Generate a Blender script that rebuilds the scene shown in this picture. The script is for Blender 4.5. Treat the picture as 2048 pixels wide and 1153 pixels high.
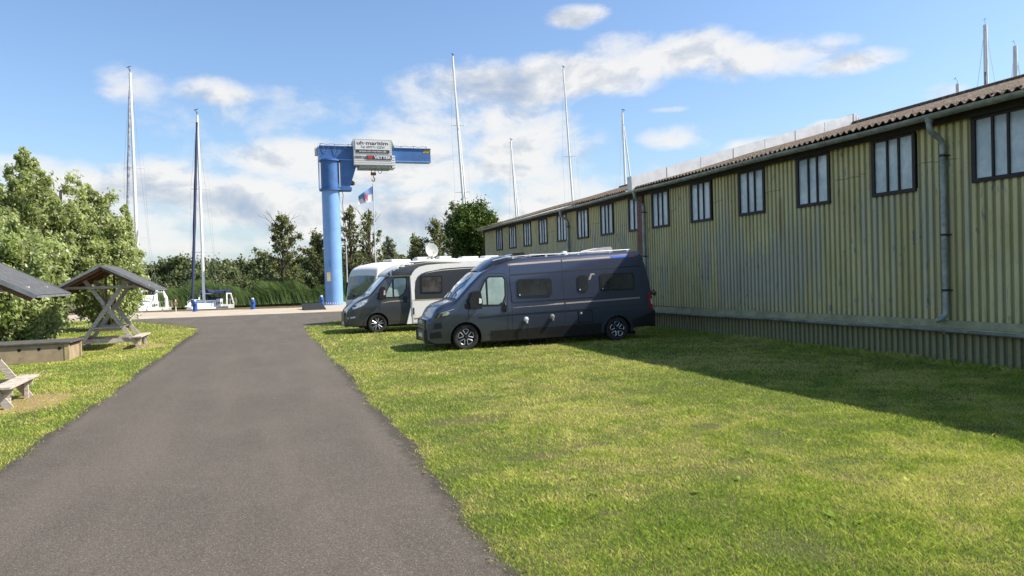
import bpy, bmesh, math, random
import numpy as np
from math import sin, cos, pi, radians, sqrt, atan2
from mathutils import Matrix, Vector
random.seed(7); rng = np.random.default_rng(11)
for o in list(bpy.data.objects): bpy.data.objects.remove(o)
SC = bpy.context.scene; COL = SC.collection

# ------------------------------------------------------------------ camera
cd = bpy.data.cameras.new('camera'); cam = bpy.data.objects.new('camera', cd); COL.objects.link(cam)
cd.sensor_width = 36; cd.lens = 36*1400/2048; cd.clip_start = .05; cd.clip_end = 6000
cam.matrix_world = Matrix.Translation((0,0,2.0)) @ Matrix.Rotation(radians(-19.07),4,'Z') @ Matrix.Rotation(pi/2+radians(-1.0),4,'X') @ Matrix.Rotation(radians(-1.75),4,'Z')
SC.camera = cam
SC.render.engine = 'CYCLES'
# ------------------------------------------------------------------ exposure
SC.view_settings.view_transform = 'Standard'; SC.view_settings.look = 'None'
SC.view_settings.exposure = 0.8; SC.view_settings.gamma = 1
# ------------------------------------------------------------------ sun
sdir = Vector((1.0, -0.36, 1.07)).normalized()
sl = bpy.data.lights.new('sun', 'SUN'); sl.energy = 5.0; sl.angle = radians(.55); sl.color = (1.0, .93, .82)
so = bpy.data.objects.new('sun', sl); COL.objects.link(so); so.location = (30,-10,40)
so.rotation_euler = sdir.to_track_quat('Z','Y').to_euler()
SUN_EL = math.asin(sdir.z); SUN_AZ = atan2(sdir.x, sdir.y)
# ------------------------------------------------------------------ node helper
class N:
    def __init__(s, nt): s.nt = nt; nt.nodes.clear()
    def n(s, t, _d=None, **kw):
        x = s.nt.nodes.new(t)
        for k, v in kw.items():
            if k.startswith('_'): setattr(x, k[1:], v); continue
            i = int(k[1:]) if (k[0] == 'i' and k[1:].isdigit()) else k.replace('_', ' ')
            if isinstance(v, bpy.types.NodeSocket): s.nt.links.new(v, x.inputs[i])
            elif v is not None: x.inputs[i].default_value = v
        return x
    def m(s, op, a, b=None, c=None, clamp=False):
        x = s.nt.nodes.new('ShaderNodeMath'); x.operation = op; x.use_clamp = clamp
        for i, v in enumerate((a, b, c)):
            if v is None: continue
            if isinstance(v, bpy.types.NodeSocket): s.nt.links.new(v, x.inputs[i])
            else: x.inputs[i].default_value = v
        return x.outputs[0]
    def mix(s, f, a, b, mode='MIX'):
        x = s.nt.nodes.new('ShaderNodeMix'); x.data_type = 'RGBA'; x.blend_type = mode
        for i, v in ((0, f), (6, a), (7, b)):
            if isinstance(v, bpy.types.NodeSocket): s.nt.links.new(v, x.inputs[i])
            else: x.inputs[i].default_value = (*v, 1) if isinstance(v, tuple) and len(v) == 3 else v
        return x.outputs[2]
    def ramp(s, f, stops, interp='LINEAR'):
        x = s.nt.nodes.new('ShaderNodeValToRGB'); x.color_ramp.interpolation = interp
        e = x.color_ramp.elements
        while len(e) < len(stops): e.new(.5)
        for k, (p, c) in zip(e, stops):
            k.position = p; k.color = (*c, 1) if len(c) == 3 else c
        s.nt.links.new(f, x.inputs[0]); return x.outputs[0]
    def noise(s, vec, scale, detail=4, rough=.55, dist=0.0, out=0):
        x = s.n('ShaderNodeTexNoise', Scale=scale, Detail=detail, Roughness=rough, Distortion=dist)
        if vec is not None: s.nt.links.new(vec, x.inputs['Vector'])
        return x.outputs[out]
    def sstep(s, v, a, b):
        x = s.nt.nodes.new('ShaderNodeMapRange'); x.interpolation_type = 'SMOOTHSTEP'
        s.nt.links.new(v, x.inputs[0]); x.inputs[1].default_value = a; x.inputs[2].default_value = b
        return x.outputs[0]

# ------------------------------------------------------------------ world: sky with clouds by direction
W = bpy.data.worlds.new('World'); SC.world = W; W.use_nodes = True
w = N(W.node_tree)
sky = w.n('ShaderNodeTexSky', _sky_type='NISHITA', _sun_disc=False, _sun_elevation=SUN_EL, _sun_rotation=SUN_AZ, _air_density=1.25, _dust_density=1.0, _ozone_density=2.2)
tc = w.n('ShaderNodeTexCoord').outputs['Generated']
xyz = w.n('ShaderNodeSeparateXYZ', Vector=tc)
az = w.m('ARCTAN2', xyz.outputs[0], xyz.outputs[1]); el = w.m('ARCSINE', xyz.outputs[2])
uv = w.n('ShaderNodeCombineXYZ', X=az, Y=w.m('MULTIPLY', el, 1.7), Z=0.0).outputs[0]
warp = w.noise(uv, 5.0, 3, .5, out=1)
wv = w.n('ShaderNodeVectorMath', _operation='SUBTRACT', i0=warp, i1=(.5,.5,.5)).outputs[0]
wv = w.n('ShaderNodeVectorMath', _operation='SCALE', i0=wv, Scale=.10).outputs[0]
uvw = w.n('ShaderNodeVectorMath', _operation='ADD', i0=uv, i1=wv).outputs[0]
fb = w.noise(uvw, 9.0, 9, .60)
fb2 = w.noise(w.n('ShaderNodeVectorMath', _operation='ADD', i0=uvw, i1=(.022,.030,0)).outputs[0], 9.0, 6, .55)
big = w.noise(uv, 3.2, 3, .5)
CL = [(-0.0593, 0.2474, 0.0526, 0.0184, 0.75), (-0.1546, 0.2516, 0.0281, 0.0187, 0.25), (-0.1355, 0.2415, 0.0229, 0.0107, 0.1), (0.0605, 0.2344, 0.0603, 0.0193, 0.25), (-0.0173, 0.2153, 0.0641, 0.014, 0.1), (0.5698, 0.2882, 0.1106, 0.0312, 1.1), (0.4523, 0.2728, 0.1302, 0.0322, 1.1), (0.6803, 0.2712, 0.1024, 0.0274, 1.0), (0.7826, 0.2524, 0.0668, 0.0154, 0.9), (0.3102, 0.2589, 0.1345, 0.036, 0.9), (0.5021, 0.3048, 0.0546, 0.022, 0.8), (0.7538, 0.2734, 0.0406, 0.0178, 0.7), (0.2874, 0.2159, 0.1348, 0.0368, 0.9), (0.35, 0.1699, 0.1201, 0.0545, 1.1), (0.3836, 0.106, 0.0987, 0.0488, 0.9), (0.4282, 0.1737, 0.0421, 0.034, 0.6), (0.0777, 0.1591, 0.1654, 0.0399, 1.1), (0.1939, 0.1592, 0.1343, 0.0476, 1.1), (-0.1112, 0.1229, 0.1416, 0.0378, 1.1), (-0.1944, 0.1265, 0.0662, 0.0301, 1.0), (-0.0335, 0.1114, 0.1704, 0.0457, 1.1), (0.1089, 0.0911, 0.21, 0.0479, 1.0), (0.2478, 0.0888, 0.1565, 0.042, 0.8), (-0.2747, 0.1402, 0.0756, 0.0172, 0.6), (-0.0541, 0.0522, 0.182, 0.0145, 0.5), (-0.169, 0.0843, 0.1283, 0.0309, 0.8), (0.1414, 0.0419, 0.2116, 0.0174, 0.4), (0.4336, 0.3477, 0.0454, 0.0135, 0.7), (0.5804, 0.1834, 0.0495, 0.0159, 0.5), (0.665, 0.1633, 0.0377, 0.0104, 0.5), (0.7606, 0.1794, 0.0222, 0.0075, 0.8), (0.568, 0.2201, 0.0267, 0.0039, 0.4), (0.8857, 0.2048, 0.0153, 0.0058, 0.2), (0.4819, 0.088, 0.0415, 0.0278, 0.3), (0.5316, 0.134, 0.0407, 0.0136, 0.15)]
field = None
for (u0, v0, a, b, st) in CL:
    dx = w.m('DIVIDE', w.m('SUBTRACT', az, u0), a); dy = w.m('DIVIDE', w.m('SUBTRACT', el, v0), b)
    q = w.m('MULTIPLY', w.m('SUBTRACT', 1.0, w.m('ADD', w.m('MULTIPLY', dx, dx), w.m('MULTIPLY', dy, dy))), st)
    field = q if field is None else w.m('SMOOTH_MAX', field, q, .25)
# scattered cloud on the parts of the sky outside the photograph
away = w.m('ABSOLUTE', w.m('SUBTRACT', az, .34))
outside = w.m('MAXIMUM', w.sstep(away, .75, 1.0), w.sstep(el, .42, .6))
oth = w.m('MULTIPLY', w.m('SUBTRACT', big, .60), 5.0)
field = w.m('MAXIMUM', w.m('MAXIMUM', field, -1.2), w.m('SUBTRACT', w.m('MULTIPLY', w.m('ADD', oth, 1.2), outside), 1.2))
dens = w.m('ADD', field, w.m('MULTIPLY', w.m('SUBTRACT', fb, .5), 3.2))
mask = w.sstep(dens, -.35, .95)
lit = w.m('ADD', w.m('MULTIPLY', w.m('SUBTRACT', fb, fb2), 3.6), .68)
edge = w.sstep(dens, 1.7, .35)
lit = w.m('ADD', lit, w.m('MULTIPLY', w.m('SUBTRACT', edge, .35), .45))
lit = w.m('ADD', lit, w.m('MULTIPLY', w.m('SUBTRACT', big, .5), .8))
def soft(L):
    t = None
    for (u0, v0, a, b, st) in L:
        dx = w.m('DIVIDE', w.m('SUBTRACT', az, u0), a); dy = w.m('DIVIDE', w.m('SUBTRACT', el, v0), b)
        q = w.m('MULTIPLY', w.sstep(w.m('ADD', w.m('MULTIPLY', dx, dx), w.m('MULTIPLY', dy, dy)), 1.6, 0.0), st)
        t = q if t is None else w.m('MAXIMUM', t, q)
    return t
lit = w.m('ADD', lit, w.m('MULTIPLY', soft([(0.0421, 0.0848, 0.2268, 0.0304, 1.0), (-0.1232, 0.11, 0.1147, 0.0252, 0.8), (0.3313, 0.2517, 0.0851, 0.0198, 0.5), (0.2249, 0.2468, 0.0423, 0.0132, 0.5), (0.2476, 0.0817, 0.1138, 0.0281, 0.7), (0.4306, 0.2511, 0.0905, 0.0197, 0.6), (0.667, 0.2478, 0.1094, 0.0137, 0.5), (-0.0474, 0.2388, 0.0373, 0.0075, 0.6), (0.5692, 0.2641, 0.098, 0.0159, 0.4)]), -.10))
lit = w.m('ADD', lit, w.m('MULTIPLY', soft([(0.557, 0.3126, 0.0793, 0.0185, 0.8), (0.7419, 0.2781, 0.075, 0.0149, 0.5), (0.358, 0.197, 0.1199, 0.0405, 0.9), (0.167, 0.1865, 0.1123, 0.0189, 1.0), (-0.1669, 0.1428, 0.074, 0.0134, 0.8), (0.0183, 0.1483, 0.1198, 0.0145, 0.8), (0.0698, 0.1254, 0.0538, 0.0121, 0.6), (0.2499, 0.1516, 0.0568, 0.0138, 0.5), (0.4054, 0.1192, 0.0704, 0.0347, 0.7), (0.6678, 0.2788, 0.0739, 0.0153, 0.4), (-0.059, 0.2554, 0.0432, 0.0086, 0.5), (-0.0845, 0.046, 0.1582, 0.013, 0.5)]), .38), clamp=True)
ccol = w.ramp(lit, [(0,(.46,.56,.75)), (.35,(.62,.70,.83)), (.65,(.80,.84,.90)), (1,(1.08,1.07,1.05))])
ccol = w.n('ShaderNodeVectorMath', _operation='SCALE', i0=ccol, Scale=5.0).outputs[0]
hz = w.m('MULTIPLY', w.sstep(el, .20, -.02), .35)
skyc = w.mix(hz, w.mix(1.0, sky.outputs[0], (.86,.95,1.10), 'MULTIPLY'), (3.0,4.0,5.6))
skyc = w.n('ShaderNodeVectorMath', _operation='SCALE', i0=skyc, Scale=w.m('SUBTRACT', 1.0, w.m('MULTIPLY', w.sstep(el, .50, .85), .42))).outputs[0]  # sky dimmed high overhead, out of view, to weaken fill light in shade
skyc = w.mix(w.sstep(el, -.005, -.03), skyc, (.8,.85,.8))
mk = w.m('MULTIPLY', mask, w.sstep(el, -.01, .03))
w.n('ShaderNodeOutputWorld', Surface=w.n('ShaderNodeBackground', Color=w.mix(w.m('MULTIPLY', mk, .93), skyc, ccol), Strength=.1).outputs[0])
W.cycles.sampling_method = 'MANUAL'; W.cycles.sample_map_resolution = 1024

# ------------------------------------------------------------------ tagging
def tag(o, label=None, cat=None, group=None, kind=None):
    if label: o['label'] = label
    if cat: o['category'] = cat
    if group: o['group'] = group
    if kind: o['kind'] = kind
    return o
def empty(name, loc=(0,0,0), rz=0):
    o = bpy.data.objects.new(name, None); COL.objects.link(o); o.location = loc; o.rotation_euler = (0,0,rz); o.empty_display_size = .2
    return o
def clone(o, parent=None):
    c = o.copy(); COL.objects.link(c); c.parent = parent
    for ch in [k for k in bpy.data.objects if k.parent == o]: clone(ch, c)
    return c
# ------------------------------------------------------------------ mesh builder
def frame(d):
    d = Vector(d).normalized(); u = Vector((0,0,1)) if abs(d.z) < .9 else Vector((1,0,0))
    a = d.cross(u).normalized(); return a, a.cross(d).normalized()
class MB:
    def __init__(s): s.v = []; s.f = []; s.mi = []; s.cur = 0
    def add(s, vs, fs):
        b = len(s.v); s.v += [tuple(p) for p in vs]; s.f += [tuple(i+b for i in f) for f in fs]; s.mi += [s.cur]*len(fs); return s
    def box(s, x0, y0, z0, x1, y1, z1, M=None):
        vs = [(x,y,z) for z in (z0,z1) for y in (y0,y1) for x in (x0,x1)]
        if M: vs = [M @ Vector(p) for p in vs]
        return s.add(vs, [(0,2,3,1),(4,5,7,6),(0,1,5,4),(2,6,7,3),(0,4,6,2),(1,3,7,5)])
    def bar(s, a, b, wy, wz, up=(0,0,1)):
        a = Vector(a); b = Vector(b); d = (b-a).normalized(); up = Vector(up)
        sx = d.cross(up).normalized(); uu = sx.cross(d).normalized()
        vs = [p + sx*i*wy/2 + uu*j*wz/2 for p in (a,b) for j in (-1,1) for i in (-1,1)]
        return s.add(vs, [(0,1,3,2),(4,6,7,5),(0,4,5,1),(2,3,7,6),(0,2,6,4),(1,5,7,3)])
    def tube(s, pts, r, n=8, caps=True):
        pts = [Vector(p) for p in pts]; rs = r if isinstance(r, (list,tuple)) else [r]*len(pts); vs = []; fs = []
        for i, p in enumerate(pts):
            d = (pts[min(i+1,len(pts)-1)] - pts[max(i-1,0)]); a, b = frame(d)
            if i and a.dot(pa) < 0: a, b = -a, -b
            pa = a
            for k in range(n):
                t = 2*pi*k/n; vs.append(p + (a*cos(t)+b*sin(t))*rs[i])
        for i in range(len(pts)-1):
            for k in range(n):
                fs.append((i*n+k, i*n+(k+1)%n, (i+1)*n+(k+1)%n, (i+1)*n+k))
        if caps: fs += [tuple(reversed(range(n))), tuple(range((len(pts)-1)*n, len(pts)*n))]
        return s.add(vs, fs)
    def lathe(s, prof, n=24, M=None, closed=False):   # prof: (r, h) round local z
        vs = []; fs = []; m = len(prof)
        for k in range(n):
            t = 2*pi*k/n
            for r, h in prof:
                p = Vector((r*cos(t), r*sin(t), h)); vs.append(M @ p if M else p)
        for k in range(n):
            for i in range(m if closed else m-1):
                j = (i+1) % m; fs.append((k*m+i, ((k+1)%n)*m+i, ((k+1)%n)*m+j, k*m+j))
        return s.add(vs, fs)
    def prism(s, poly, a, b, ax='y'):    # polygon in the two other axes, extruded a..b
        def P(p, t): return {'y':(p[0],t,p[1]), 'x':(t,p[0],p[1]), 'z':(p[0],p[1],t)}[ax]
        n = len(poly); vs = [P(p,a) for p in poly]+[P(p,b) for p in poly]
        return s.add(vs, [tuple(range(n)), tuple(range(2*n-1,n-1,-1))] + [(i,(i+1)%n,n+(i+1)%n,n+i) for i in range(n)])
    def build(s, name, mats, parent=None, smooth=False, bevel=0, fix=True):
        me = bpy.data.meshes.new(name); me.from_pydata(s.v, [], s.f)
        mats = mats if isinstance(mats, (list,tuple)) else [mats]
        for m in mats: me.materials.append(m)
        if len(mats) > 1: me.polygons.foreach_set('material_index', s.mi)
        if fix or bevel:
            bm = bmesh.new(); bm.from_mesh(me)
            if bevel:
                bmesh.ops.bevel(bm, geom=[e for e in bm.edges if len(e.link_faces)==2 and e.calc_face_angle(0) > .5], offset=bevel, segments=2, affect='EDGES', profile=.6)
            bmesh.ops.recalc_face_normals(bm, faces=bm.faces); bm.to_mesh(me); bm.free()
        if smooth:
            me.polygons.foreach_set('use_smooth', [True]*len(me.polygons))
            me.set_sharp_from_angle(angle=radians(38))
        me.update()
        o = bpy.data.objects.new(name, me); COL.objects.link(o); o.parent = parent
        return o
def arrmesh(name, V, F, mat, parent=None, attrs=None, smooth=False):
    me = bpy.data.meshes.new(name); nv = len(V); nf, k = F.shape
    me.vertices.add(nv); me.vertices.foreach_set('co', V.astype(np.float32).ravel())
    me.loops.add(nf*k); me.loops.foreach_set('vertex_index', F.astype(np.int32).ravel())
    me.polygons.add(nf); me.polygons.foreach_set('loop_start', np.arange(0,nf*k,k,dtype=np.int32)); me.polygons.foreach_set('loop_total', np.full(nf,k,dtype=np.int32))
    for an, av in (attrs or {}).items():
        at = me.attributes.new(an, 'FLOAT', 'POINT'); at.data.foreach_set('value', av.astype(np.float32))
    me.materials.append(mat); me.update(calc_edges=True)
    if smooth: me.polygons.foreach_set('use_smooth', [True]*nf)
    o = bpy.data.objects.new(name, me); COL.objects.link(o); o.parent = parent; return o

# ------------------------------------------------------------------ materials
MATS = {}
def simple(name, col, rough=.5, metal=0, coat=0, var=.12, vscale=6, bump=0, bscale=40, spec=.5, dirt=None, coatr=.05):
    if name in MATS: return MATS[name]
    m = bpy.data.materials.new(name); m.use_nodes = True; g = N(m.node_tree)
    co = g.n('ShaderNodeTexCoord').outputs['Object']
    c = (*col, 1)
    if var:
        nn = g.noise(co, vscale, 5, .6)
        c = g.mix(g.sstep(nn, .3, .7), tuple(x*(1-var) for x in col), tuple(min(1,x*(1+var)) for x in col))
    if dirt:
        c = g.mix(g.m('MULTIPLY', g.sstep(g.noise(co, dirt[1], 7, .7), .5, .72), dirt[2]), c, dirt[0])
    rr = g.m('ADD', rough, g.m('MULTIPLY', g.m('SUBTRACT', g.noise(co, vscale*2.3, 3), .5), .12)) if var else rough
    b = g.n('ShaderNodeBsdfPrincipled', Base_Color=c, Roughness=rr, Metallic=metal, Coat_Weight=coat, Coat_Roughness=coatr)
    b.inputs['Specular IOR Level'].default_value = spec
    if bump:
        bp = g.n('ShaderNodeBump', Strength=bump, Distance=.01, Height=g.noise(co, bscale, 5, .6)); g.nt.links.new(bp.outputs[0], b.inputs['Normal'])
    g.n('ShaderNodeOutputMaterial', Surface=b.outputs[0]); MATS[name] = m; return m

def mat_ground():
    m = bpy.data.materials.new('lawn_soil'); m.use_nodes = True; g = N(m.node_tree)
    P = g.n('ShaderNodeNewGeometry').outputs['Position']
    a = g.noise(P, .35, 4, .6); b = g.noise(P, 2.2, 6, .65); c = g.noise(P, 30, 5, .7); d = g.noise(P, 130, 3, .7)
    col = g.mix(g.sstep(g.m('ADD', a, g.m('MULTIPLY', g.m('SUBTRACT', b, .5), .8)), .36, .66), (.065,.090,.012), (.14,.125,.032))
    col = g.mix(g.sstep(c, .40, .68), col, (.17,.135,.05)); col = g.mix(g.m('MULTIPLY', g.sstep(d, .55, .38), .75), col, (.03,.045,.010))
    # bare earth patches of the lawn and worn soil under the picnic tables
    bare = g.sstep(g.noise(P, 1.3, 6, .7), .62, .70)
    col = g.mix(bare, col, (.17,.13,.06))
    sep = g.n('ShaderNodeSeparateXYZ', Vector=P)
    for (x0, y0, rx, ry) in ((-4.15,14.6,.75,1.3), (-4.05,26.3,.8,1.3), (-5.6,26.2,.8,1.2)):
        ex = g.m('DIVIDE', g.m('SUBTRACT', sep.outputs[0], x0), rx); ey = g.m('DIVIDE', g.m('SUBTRACT', sep.outputs[1], y0), ry)
        q = g.m('SUBTRACT', 1.25, g.m('ADD', g.m('MULTIPLY', ex, ex), g.m('MULTIPLY', ey, ey)))
        q = g.m('ADD', q, g.m('MULTIPLY', g.m('SUBTRACT', g.noise(P, 5, 4), .5), 1.6))
        col = g.mix(g.sstep(q, .1, .7), col, (.34,.235,.115))
    bs = g.n('ShaderNodeBsdfPrincipled', Base_Color=col, Roughness=.95)
    bp = g.n('ShaderNodeBump', Strength=.7, Distance=.03, Height=g.m('ADD', c, d)); g.nt.links.new(bp.outputs[0], bs.inputs['Normal'])
    g.n('ShaderNodeOutputMaterial', Surface=bs.outputs[0]); return m
def mat_asphalt():
    m = bpy.data.materials.new('asphalt'); m.use_nodes = True; g = N(m.node_tree)
    P = g.n('ShaderNodeNewGeometry').outputs['Position']
    sep = g.n('ShaderNodeSeparateXYZ', Vector=P)
    st = g.n('ShaderNodeCombineXYZ', X=sep.outputs[0], Y=g.m('MULTIPLY', sep.outputs[1], .12), Z=0.0).outputs[0]
    base = g.mix(g.sstep(g.noise(P, .45, 5, .65), .35, .68), (.063,.052,.040), (.084,.070,.055))
    base = g.mix(g.sstep(g.noise(st, 1.5, 4), .42, .68), base, (.092,.077,.060))
    sp = g.noise(P, 95, 5, .85)
    base = g.mix(g.sstep(sp, .50, .70), base, (.30,.275,.235)); base = g.mix(g.sstep(sp, .47, .34), base, (.010,.009,.008))
    vo = g.n('ShaderNodeTexVoronoi', Scale=48.0, Randomness=1.0); g.nt.links.new(P, vo.inputs['Vector'])
    fl = g.sstep(vo.outputs['Distance'], .16, .08)
    base = g.mix(g.m('MULTIPLY', fl, g.sstep(g.noise(P, 40, 2), .54, .6)), base, (.55,.51,.45))
    dk = g.sstep(g.noise(P, 2.6, 6, .8, .6), .70, .76); base = g.mix(g.m('MULTIPLY', dk, .35), base, (.05,.043,.038))
    # mossy, dusty strip along the two edges of the lane
    ed = g.m('ABSOLUTE', g.m('ADD', sep.outputs[0], .72))
    base = g.mix(g.m('MULTIPLY', g.sstep(g.m('ADD', ed, g.m('MULTIPLY', g.m('SUBTRACT', g.noise(P, 6, 6, .7), .5), .6)), 2.02, 2.22), g.m('MULTIPLY', g.sstep(sep.outputs[1], 33.5, 31.0), .8)), base, (.036,.029,.019))
    bs = g.n('ShaderNodeBsdfPrincipled', Base_Color=base, Roughness=.88)
    bp = g.n('ShaderNodeBump', Strength=.8, Distance=.006, Height=sp); g.nt.links.new(bp.outputs[0], bs.inputs['Normal'])
    g.n('ShaderNodeOutputMaterial', Surface=bs.outputs[0]); return m
def mat_foliage(name, dark, light, back, trans=.35, hue=1.0, scale=.8):
    m = bpy.data.materials.new(name); m.use_nodes = True; g = N(m.node_tree)
    r = g.n('ShaderNodeAttribute', _attribute_name='rnd').outputs['Fac']
    P = g.n('ShaderNodeNewGeometry')
    nz = g.noise(P.outputs['Position'], scale, 3)
    t = g.m('ADD', g.m('MULTIPLY', r, .7), g.m('MULTIPLY', g.m('SUBTRACT', nz, .35), .9))
    c = g.mix(g.sstep(t, .05, .95), dark, light)
    cb = g.mix(P.outputs['Backfacing'], c, back) if back else c
    d = g.n('ShaderNodeBsdfPrincipled', Base_Color=cb, Roughness=.55); d.inputs['Specular IOR Level'].default_value = .3
    tr = g.n('ShaderNodeBsdfTranslucent', Color=g.mix(.5, c, light))
    g.n('ShaderNodeOutputMaterial', Surface=g.n('ShaderNodeMixShader', i0=trans, i1=d.outputs[0], i2=tr.outputs[0]).outputs[0]); return m
def mat_grass():
    m = bpy.data.materials.new('grass_blades'); m.use_nodes = True; g = N(m.node_tree)
    r = g.n('ShaderNodeAttribute', _attribute_name='rnd').outputs['Fac']
    P = g.n('ShaderNodeNewGeometry').outputs['Position']
    a = g.noise(P, .35, 4, .6); b = g.noise(P, 2.2, 6, .65)
    dry = g.sstep(g.m('ADD', a, g.m('MULTIPLY', g.m('SUBTRACT', b, .5), .8)), .36, .66)
    t = g.m('ADD', g.m('MULTIPLY', dry, .42), g.m('MULTIPLY', r, .62))
    c = g.ramp(t, [(0,(.13,.23,.028)), (.3,(.30,.42,.048)), (.55,(.50,.57,.095)), (.8,(.70,.64,.20)), (1,(.84,.74,.38))])
    d = g.n('ShaderNodeBsdfPrincipled', Base_Color=c, Roughness=.5); d.inputs['Specular IOR Level'].default_value = .35
    tr = g.n('ShaderNodeBsdfTranslucent', Color=c)
    g.n('ShaderNodeOutputMaterial', Surface=g.n('ShaderNodeMixShader', i0=.38, i1=d.outputs[0], i2=tr.outputs[0]).outputs[0]); return m
def mat_cladding():
    m = bpy.data.materials.new('weathered_cladding'); m.use_nodes = True; g = N(m.node_tree)
    P = g.n('ShaderNodeNewGeometry').outputs['Position']; s = g.n('ShaderNodeSeparateXYZ', Vector=P)
    X, Y, Z = s.outputs
    st = g.n('ShaderNodeCombineXYZ', X=0.0, Y=g.m('MULTIPLY', Y, 4.0), Z=g.m('MULTIPLY', Z, .35)).outputs[0]
    # each sheet rib fades on its own: value by rib number
    rib = g.m('FLOOR', g.m('DIVIDE', g.m('SUBTRACT', Y, -6.04), .156)); wn = g.n('ShaderNodeTexWhiteNoise', _noise_dimensions='1D', W=rib).outputs[0]
    base = g.mix(wn, (.47,.41,.185), (.64,.56,.275))
    base = g.mix(g.sstep(g.noise(P, .5, 4), .35, .7), base, (.62,.56,.29))
    wash = g.m('ADD', g.noise(P, .33, 3), g.m('MULTIPLY', g.m('SUBTRACT', wn, .5), .22))
    zz = g.m('MULTIPLY', g.sstep(Z, 4.6, 3.0), g.sstep(Z, .4, 1.4))
    base = g.mix(g.m('MULTIPLY', g.m('MULTIPLY', g.sstep(wash, .42, .60), zz), .75), base, (.40,.40,.33))
    # chipped patches that show blue grey metal
    chip = g.noise(g.n('ShaderNodeCombineXYZ', X=0.0, Y=g.m('MULTIPLY', Y, 9.0), Z=g.m('MULTIPLY', Z, 2.2)).outputs[0], 1.0, 6, .72)
    cm = g.m('MULTIPLY', g.sstep(chip, .565, .62), g.sstep(g.noise(P, .8, 3), .42, .60))
    base = g.mix(g.m('MULTIPLY', cm, .85), base, (.19,.22,.26))
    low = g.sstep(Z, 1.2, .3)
    sp = g.noise(g.n('ShaderNodeCombineXYZ', X=0.0, Y=g.m('MULTIPLY', Y, 16.0), Z=g.m('MULTIPLY', Z, 7.0)).outputs[0], 1.0, 6, .75)
    base = g.mix(g.m('MULTIPLY', g.sstep(sp, g_sp:=.57, .66), g.m('ADD', .25, g.m('MULTIPLY', low, .7))), base, (.05,.055,.045))
    # rain streaks and rust run
    sk = g.noise(st, 1.0, 6, .65); base = g.mix(g.m('MULTIPLY', g.sstep(sk, .50, .75), .5), base, (.17,.165,.10))
    ry = g.m('ABSOLUTE', g.m('SUBTRACT', Y, 15.15)); rm = g.m('MULTIPLY', g.sstep(ry, .13, .03), g.m('MULTIPLY', g.sstep(Z, 2.3, 3.2), g.sstep(Z, 3.95, 3.7)))
    base = g.mix(g.m('MULTIPLY', rm, .55), base, (.26,.15,.045))
    ov = g.m('MULTIPLY', g.sstep(g.m('ABSOLUTE', g.m('SUBTRACT', Z, g.m('ADD', 4.02, g.m('MULTIPLY', wn, .05)))), .014, .004), g.sstep(g.noise(g.n('ShaderNodeCombineXYZ', X=0.0, Y=g.m('MULTIPLY', Y, .6), Z=0.0).outputs[0], 1.0, 1), .50, .55))
    base = g.mix(g.m('MULTIPLY', ov, .7), base, (.08,.075,.04))
    # grime collects in the recessed troughs
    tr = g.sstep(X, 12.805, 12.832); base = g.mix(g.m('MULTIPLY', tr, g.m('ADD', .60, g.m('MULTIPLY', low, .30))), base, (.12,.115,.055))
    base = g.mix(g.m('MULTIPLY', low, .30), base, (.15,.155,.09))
    bs = g.n('ShaderNodeBsdfPrincipled', Base_Color=base, Roughness=.62)
    bp = g.n('ShaderNodeBump', Strength=.25, Distance=.004, Height=chip); g.nt.links.new(bp.outputs[0], bs.inputs['Normal'])
    g.n('ShaderNodeOutputMaterial', Surface=bs.outputs[0]); return m
def mat_roof():
    m = bpy.data.materials.new('mossy_corrugated_roof'); m.use_nodes = True; g = N(m.node_tree)
    P = g.n('ShaderNodeNewGeometry').outputs['Position']
    a = g.noise(P, 7, 6, .75); b = g.noise(P, 22, 4, .7)
    c = g.mix(g.sstep(a, .40, .60), (.05,.032,.022), (.17,.13,.095)); c = g.mix(g.sstep(b, .52, .68), c, (.36,.31,.25)); c = g.mix(g.sstep(b, .46, .36), c, (.045,.033,.026))
    bs = g.n('ShaderNodeBsdfPrincipled', Base_Color=c, Roughness=.95)
    bp = g.n('ShaderNodeBump', Strength=.9, Distance=.03, Height=a); g.nt.links.new(bp.outputs[0], bs.inputs['Normal'])
    g.n('ShaderNodeOutputMaterial', Surface=bs.outputs[0]); return m
def mat_wood(name, a, b, sc=(3,3,30)):
    m = bpy.data.materials.new(name); m.use_nodes = True; g = N(m.node_tree)
    co = g.n('ShaderNodeTexCoord').outputs['Object']
    n1 = g.noise(g.n('ShaderNodeMapping', Vector=co, Scale=sc).outputs[0], 2.0, 6, .65); n2 = g.noise(co, 3, 4)
    c = g.mix(g.sstep(n1, .32, .7), a, b); c = g.mix(g.m('MULTIPLY', g.sstep(n2, .5, .75), .4), c, tuple(x*.55 for x in a))
    bs = g.n('ShaderNodeBsdfPrincipled', Base_Color=c, Roughness=.8)
    bp = g.n('ShaderNodeBump', Strength=.4, Distance=.004, Height=n1); g.nt.links.new(bp.outputs[0], bs.inputs['Normal'])
    g.n('ShaderNodeOutputMaterial', Surface=bs.outputs[0]); return m
def mat_brick():
    m = bpy.data.materials.new('old_brick'); m.use_nodes = True; g = N(m.node_tree)
    P = g.n('ShaderNodeNewGeometry').outputs['Position']; s = g.n('ShaderNodeSeparateXYZ', Vector=P)
    v = g.n('ShaderNodeCombineXYZ', X=g.m('ADD', s.outputs[0], s.outputs[1]), Y=s.outputs[2], Z=0.0).outputs[0]
    b = g.n('ShaderNodeTexBrick', Vector=v, Color1=(.22,.075,.045,1), Color2=(.14,.05,.035,1), Mortar=(.25,.22,.19,1), Scale=4.0, Mortar_Size=.02)
    g.n('ShaderNodeOutputMaterial', Surface=g.n('ShaderNodeBsdfPrincipled', Base_Color=b.outputs[0], Roughness=.9).outputs[0]); return m
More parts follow.
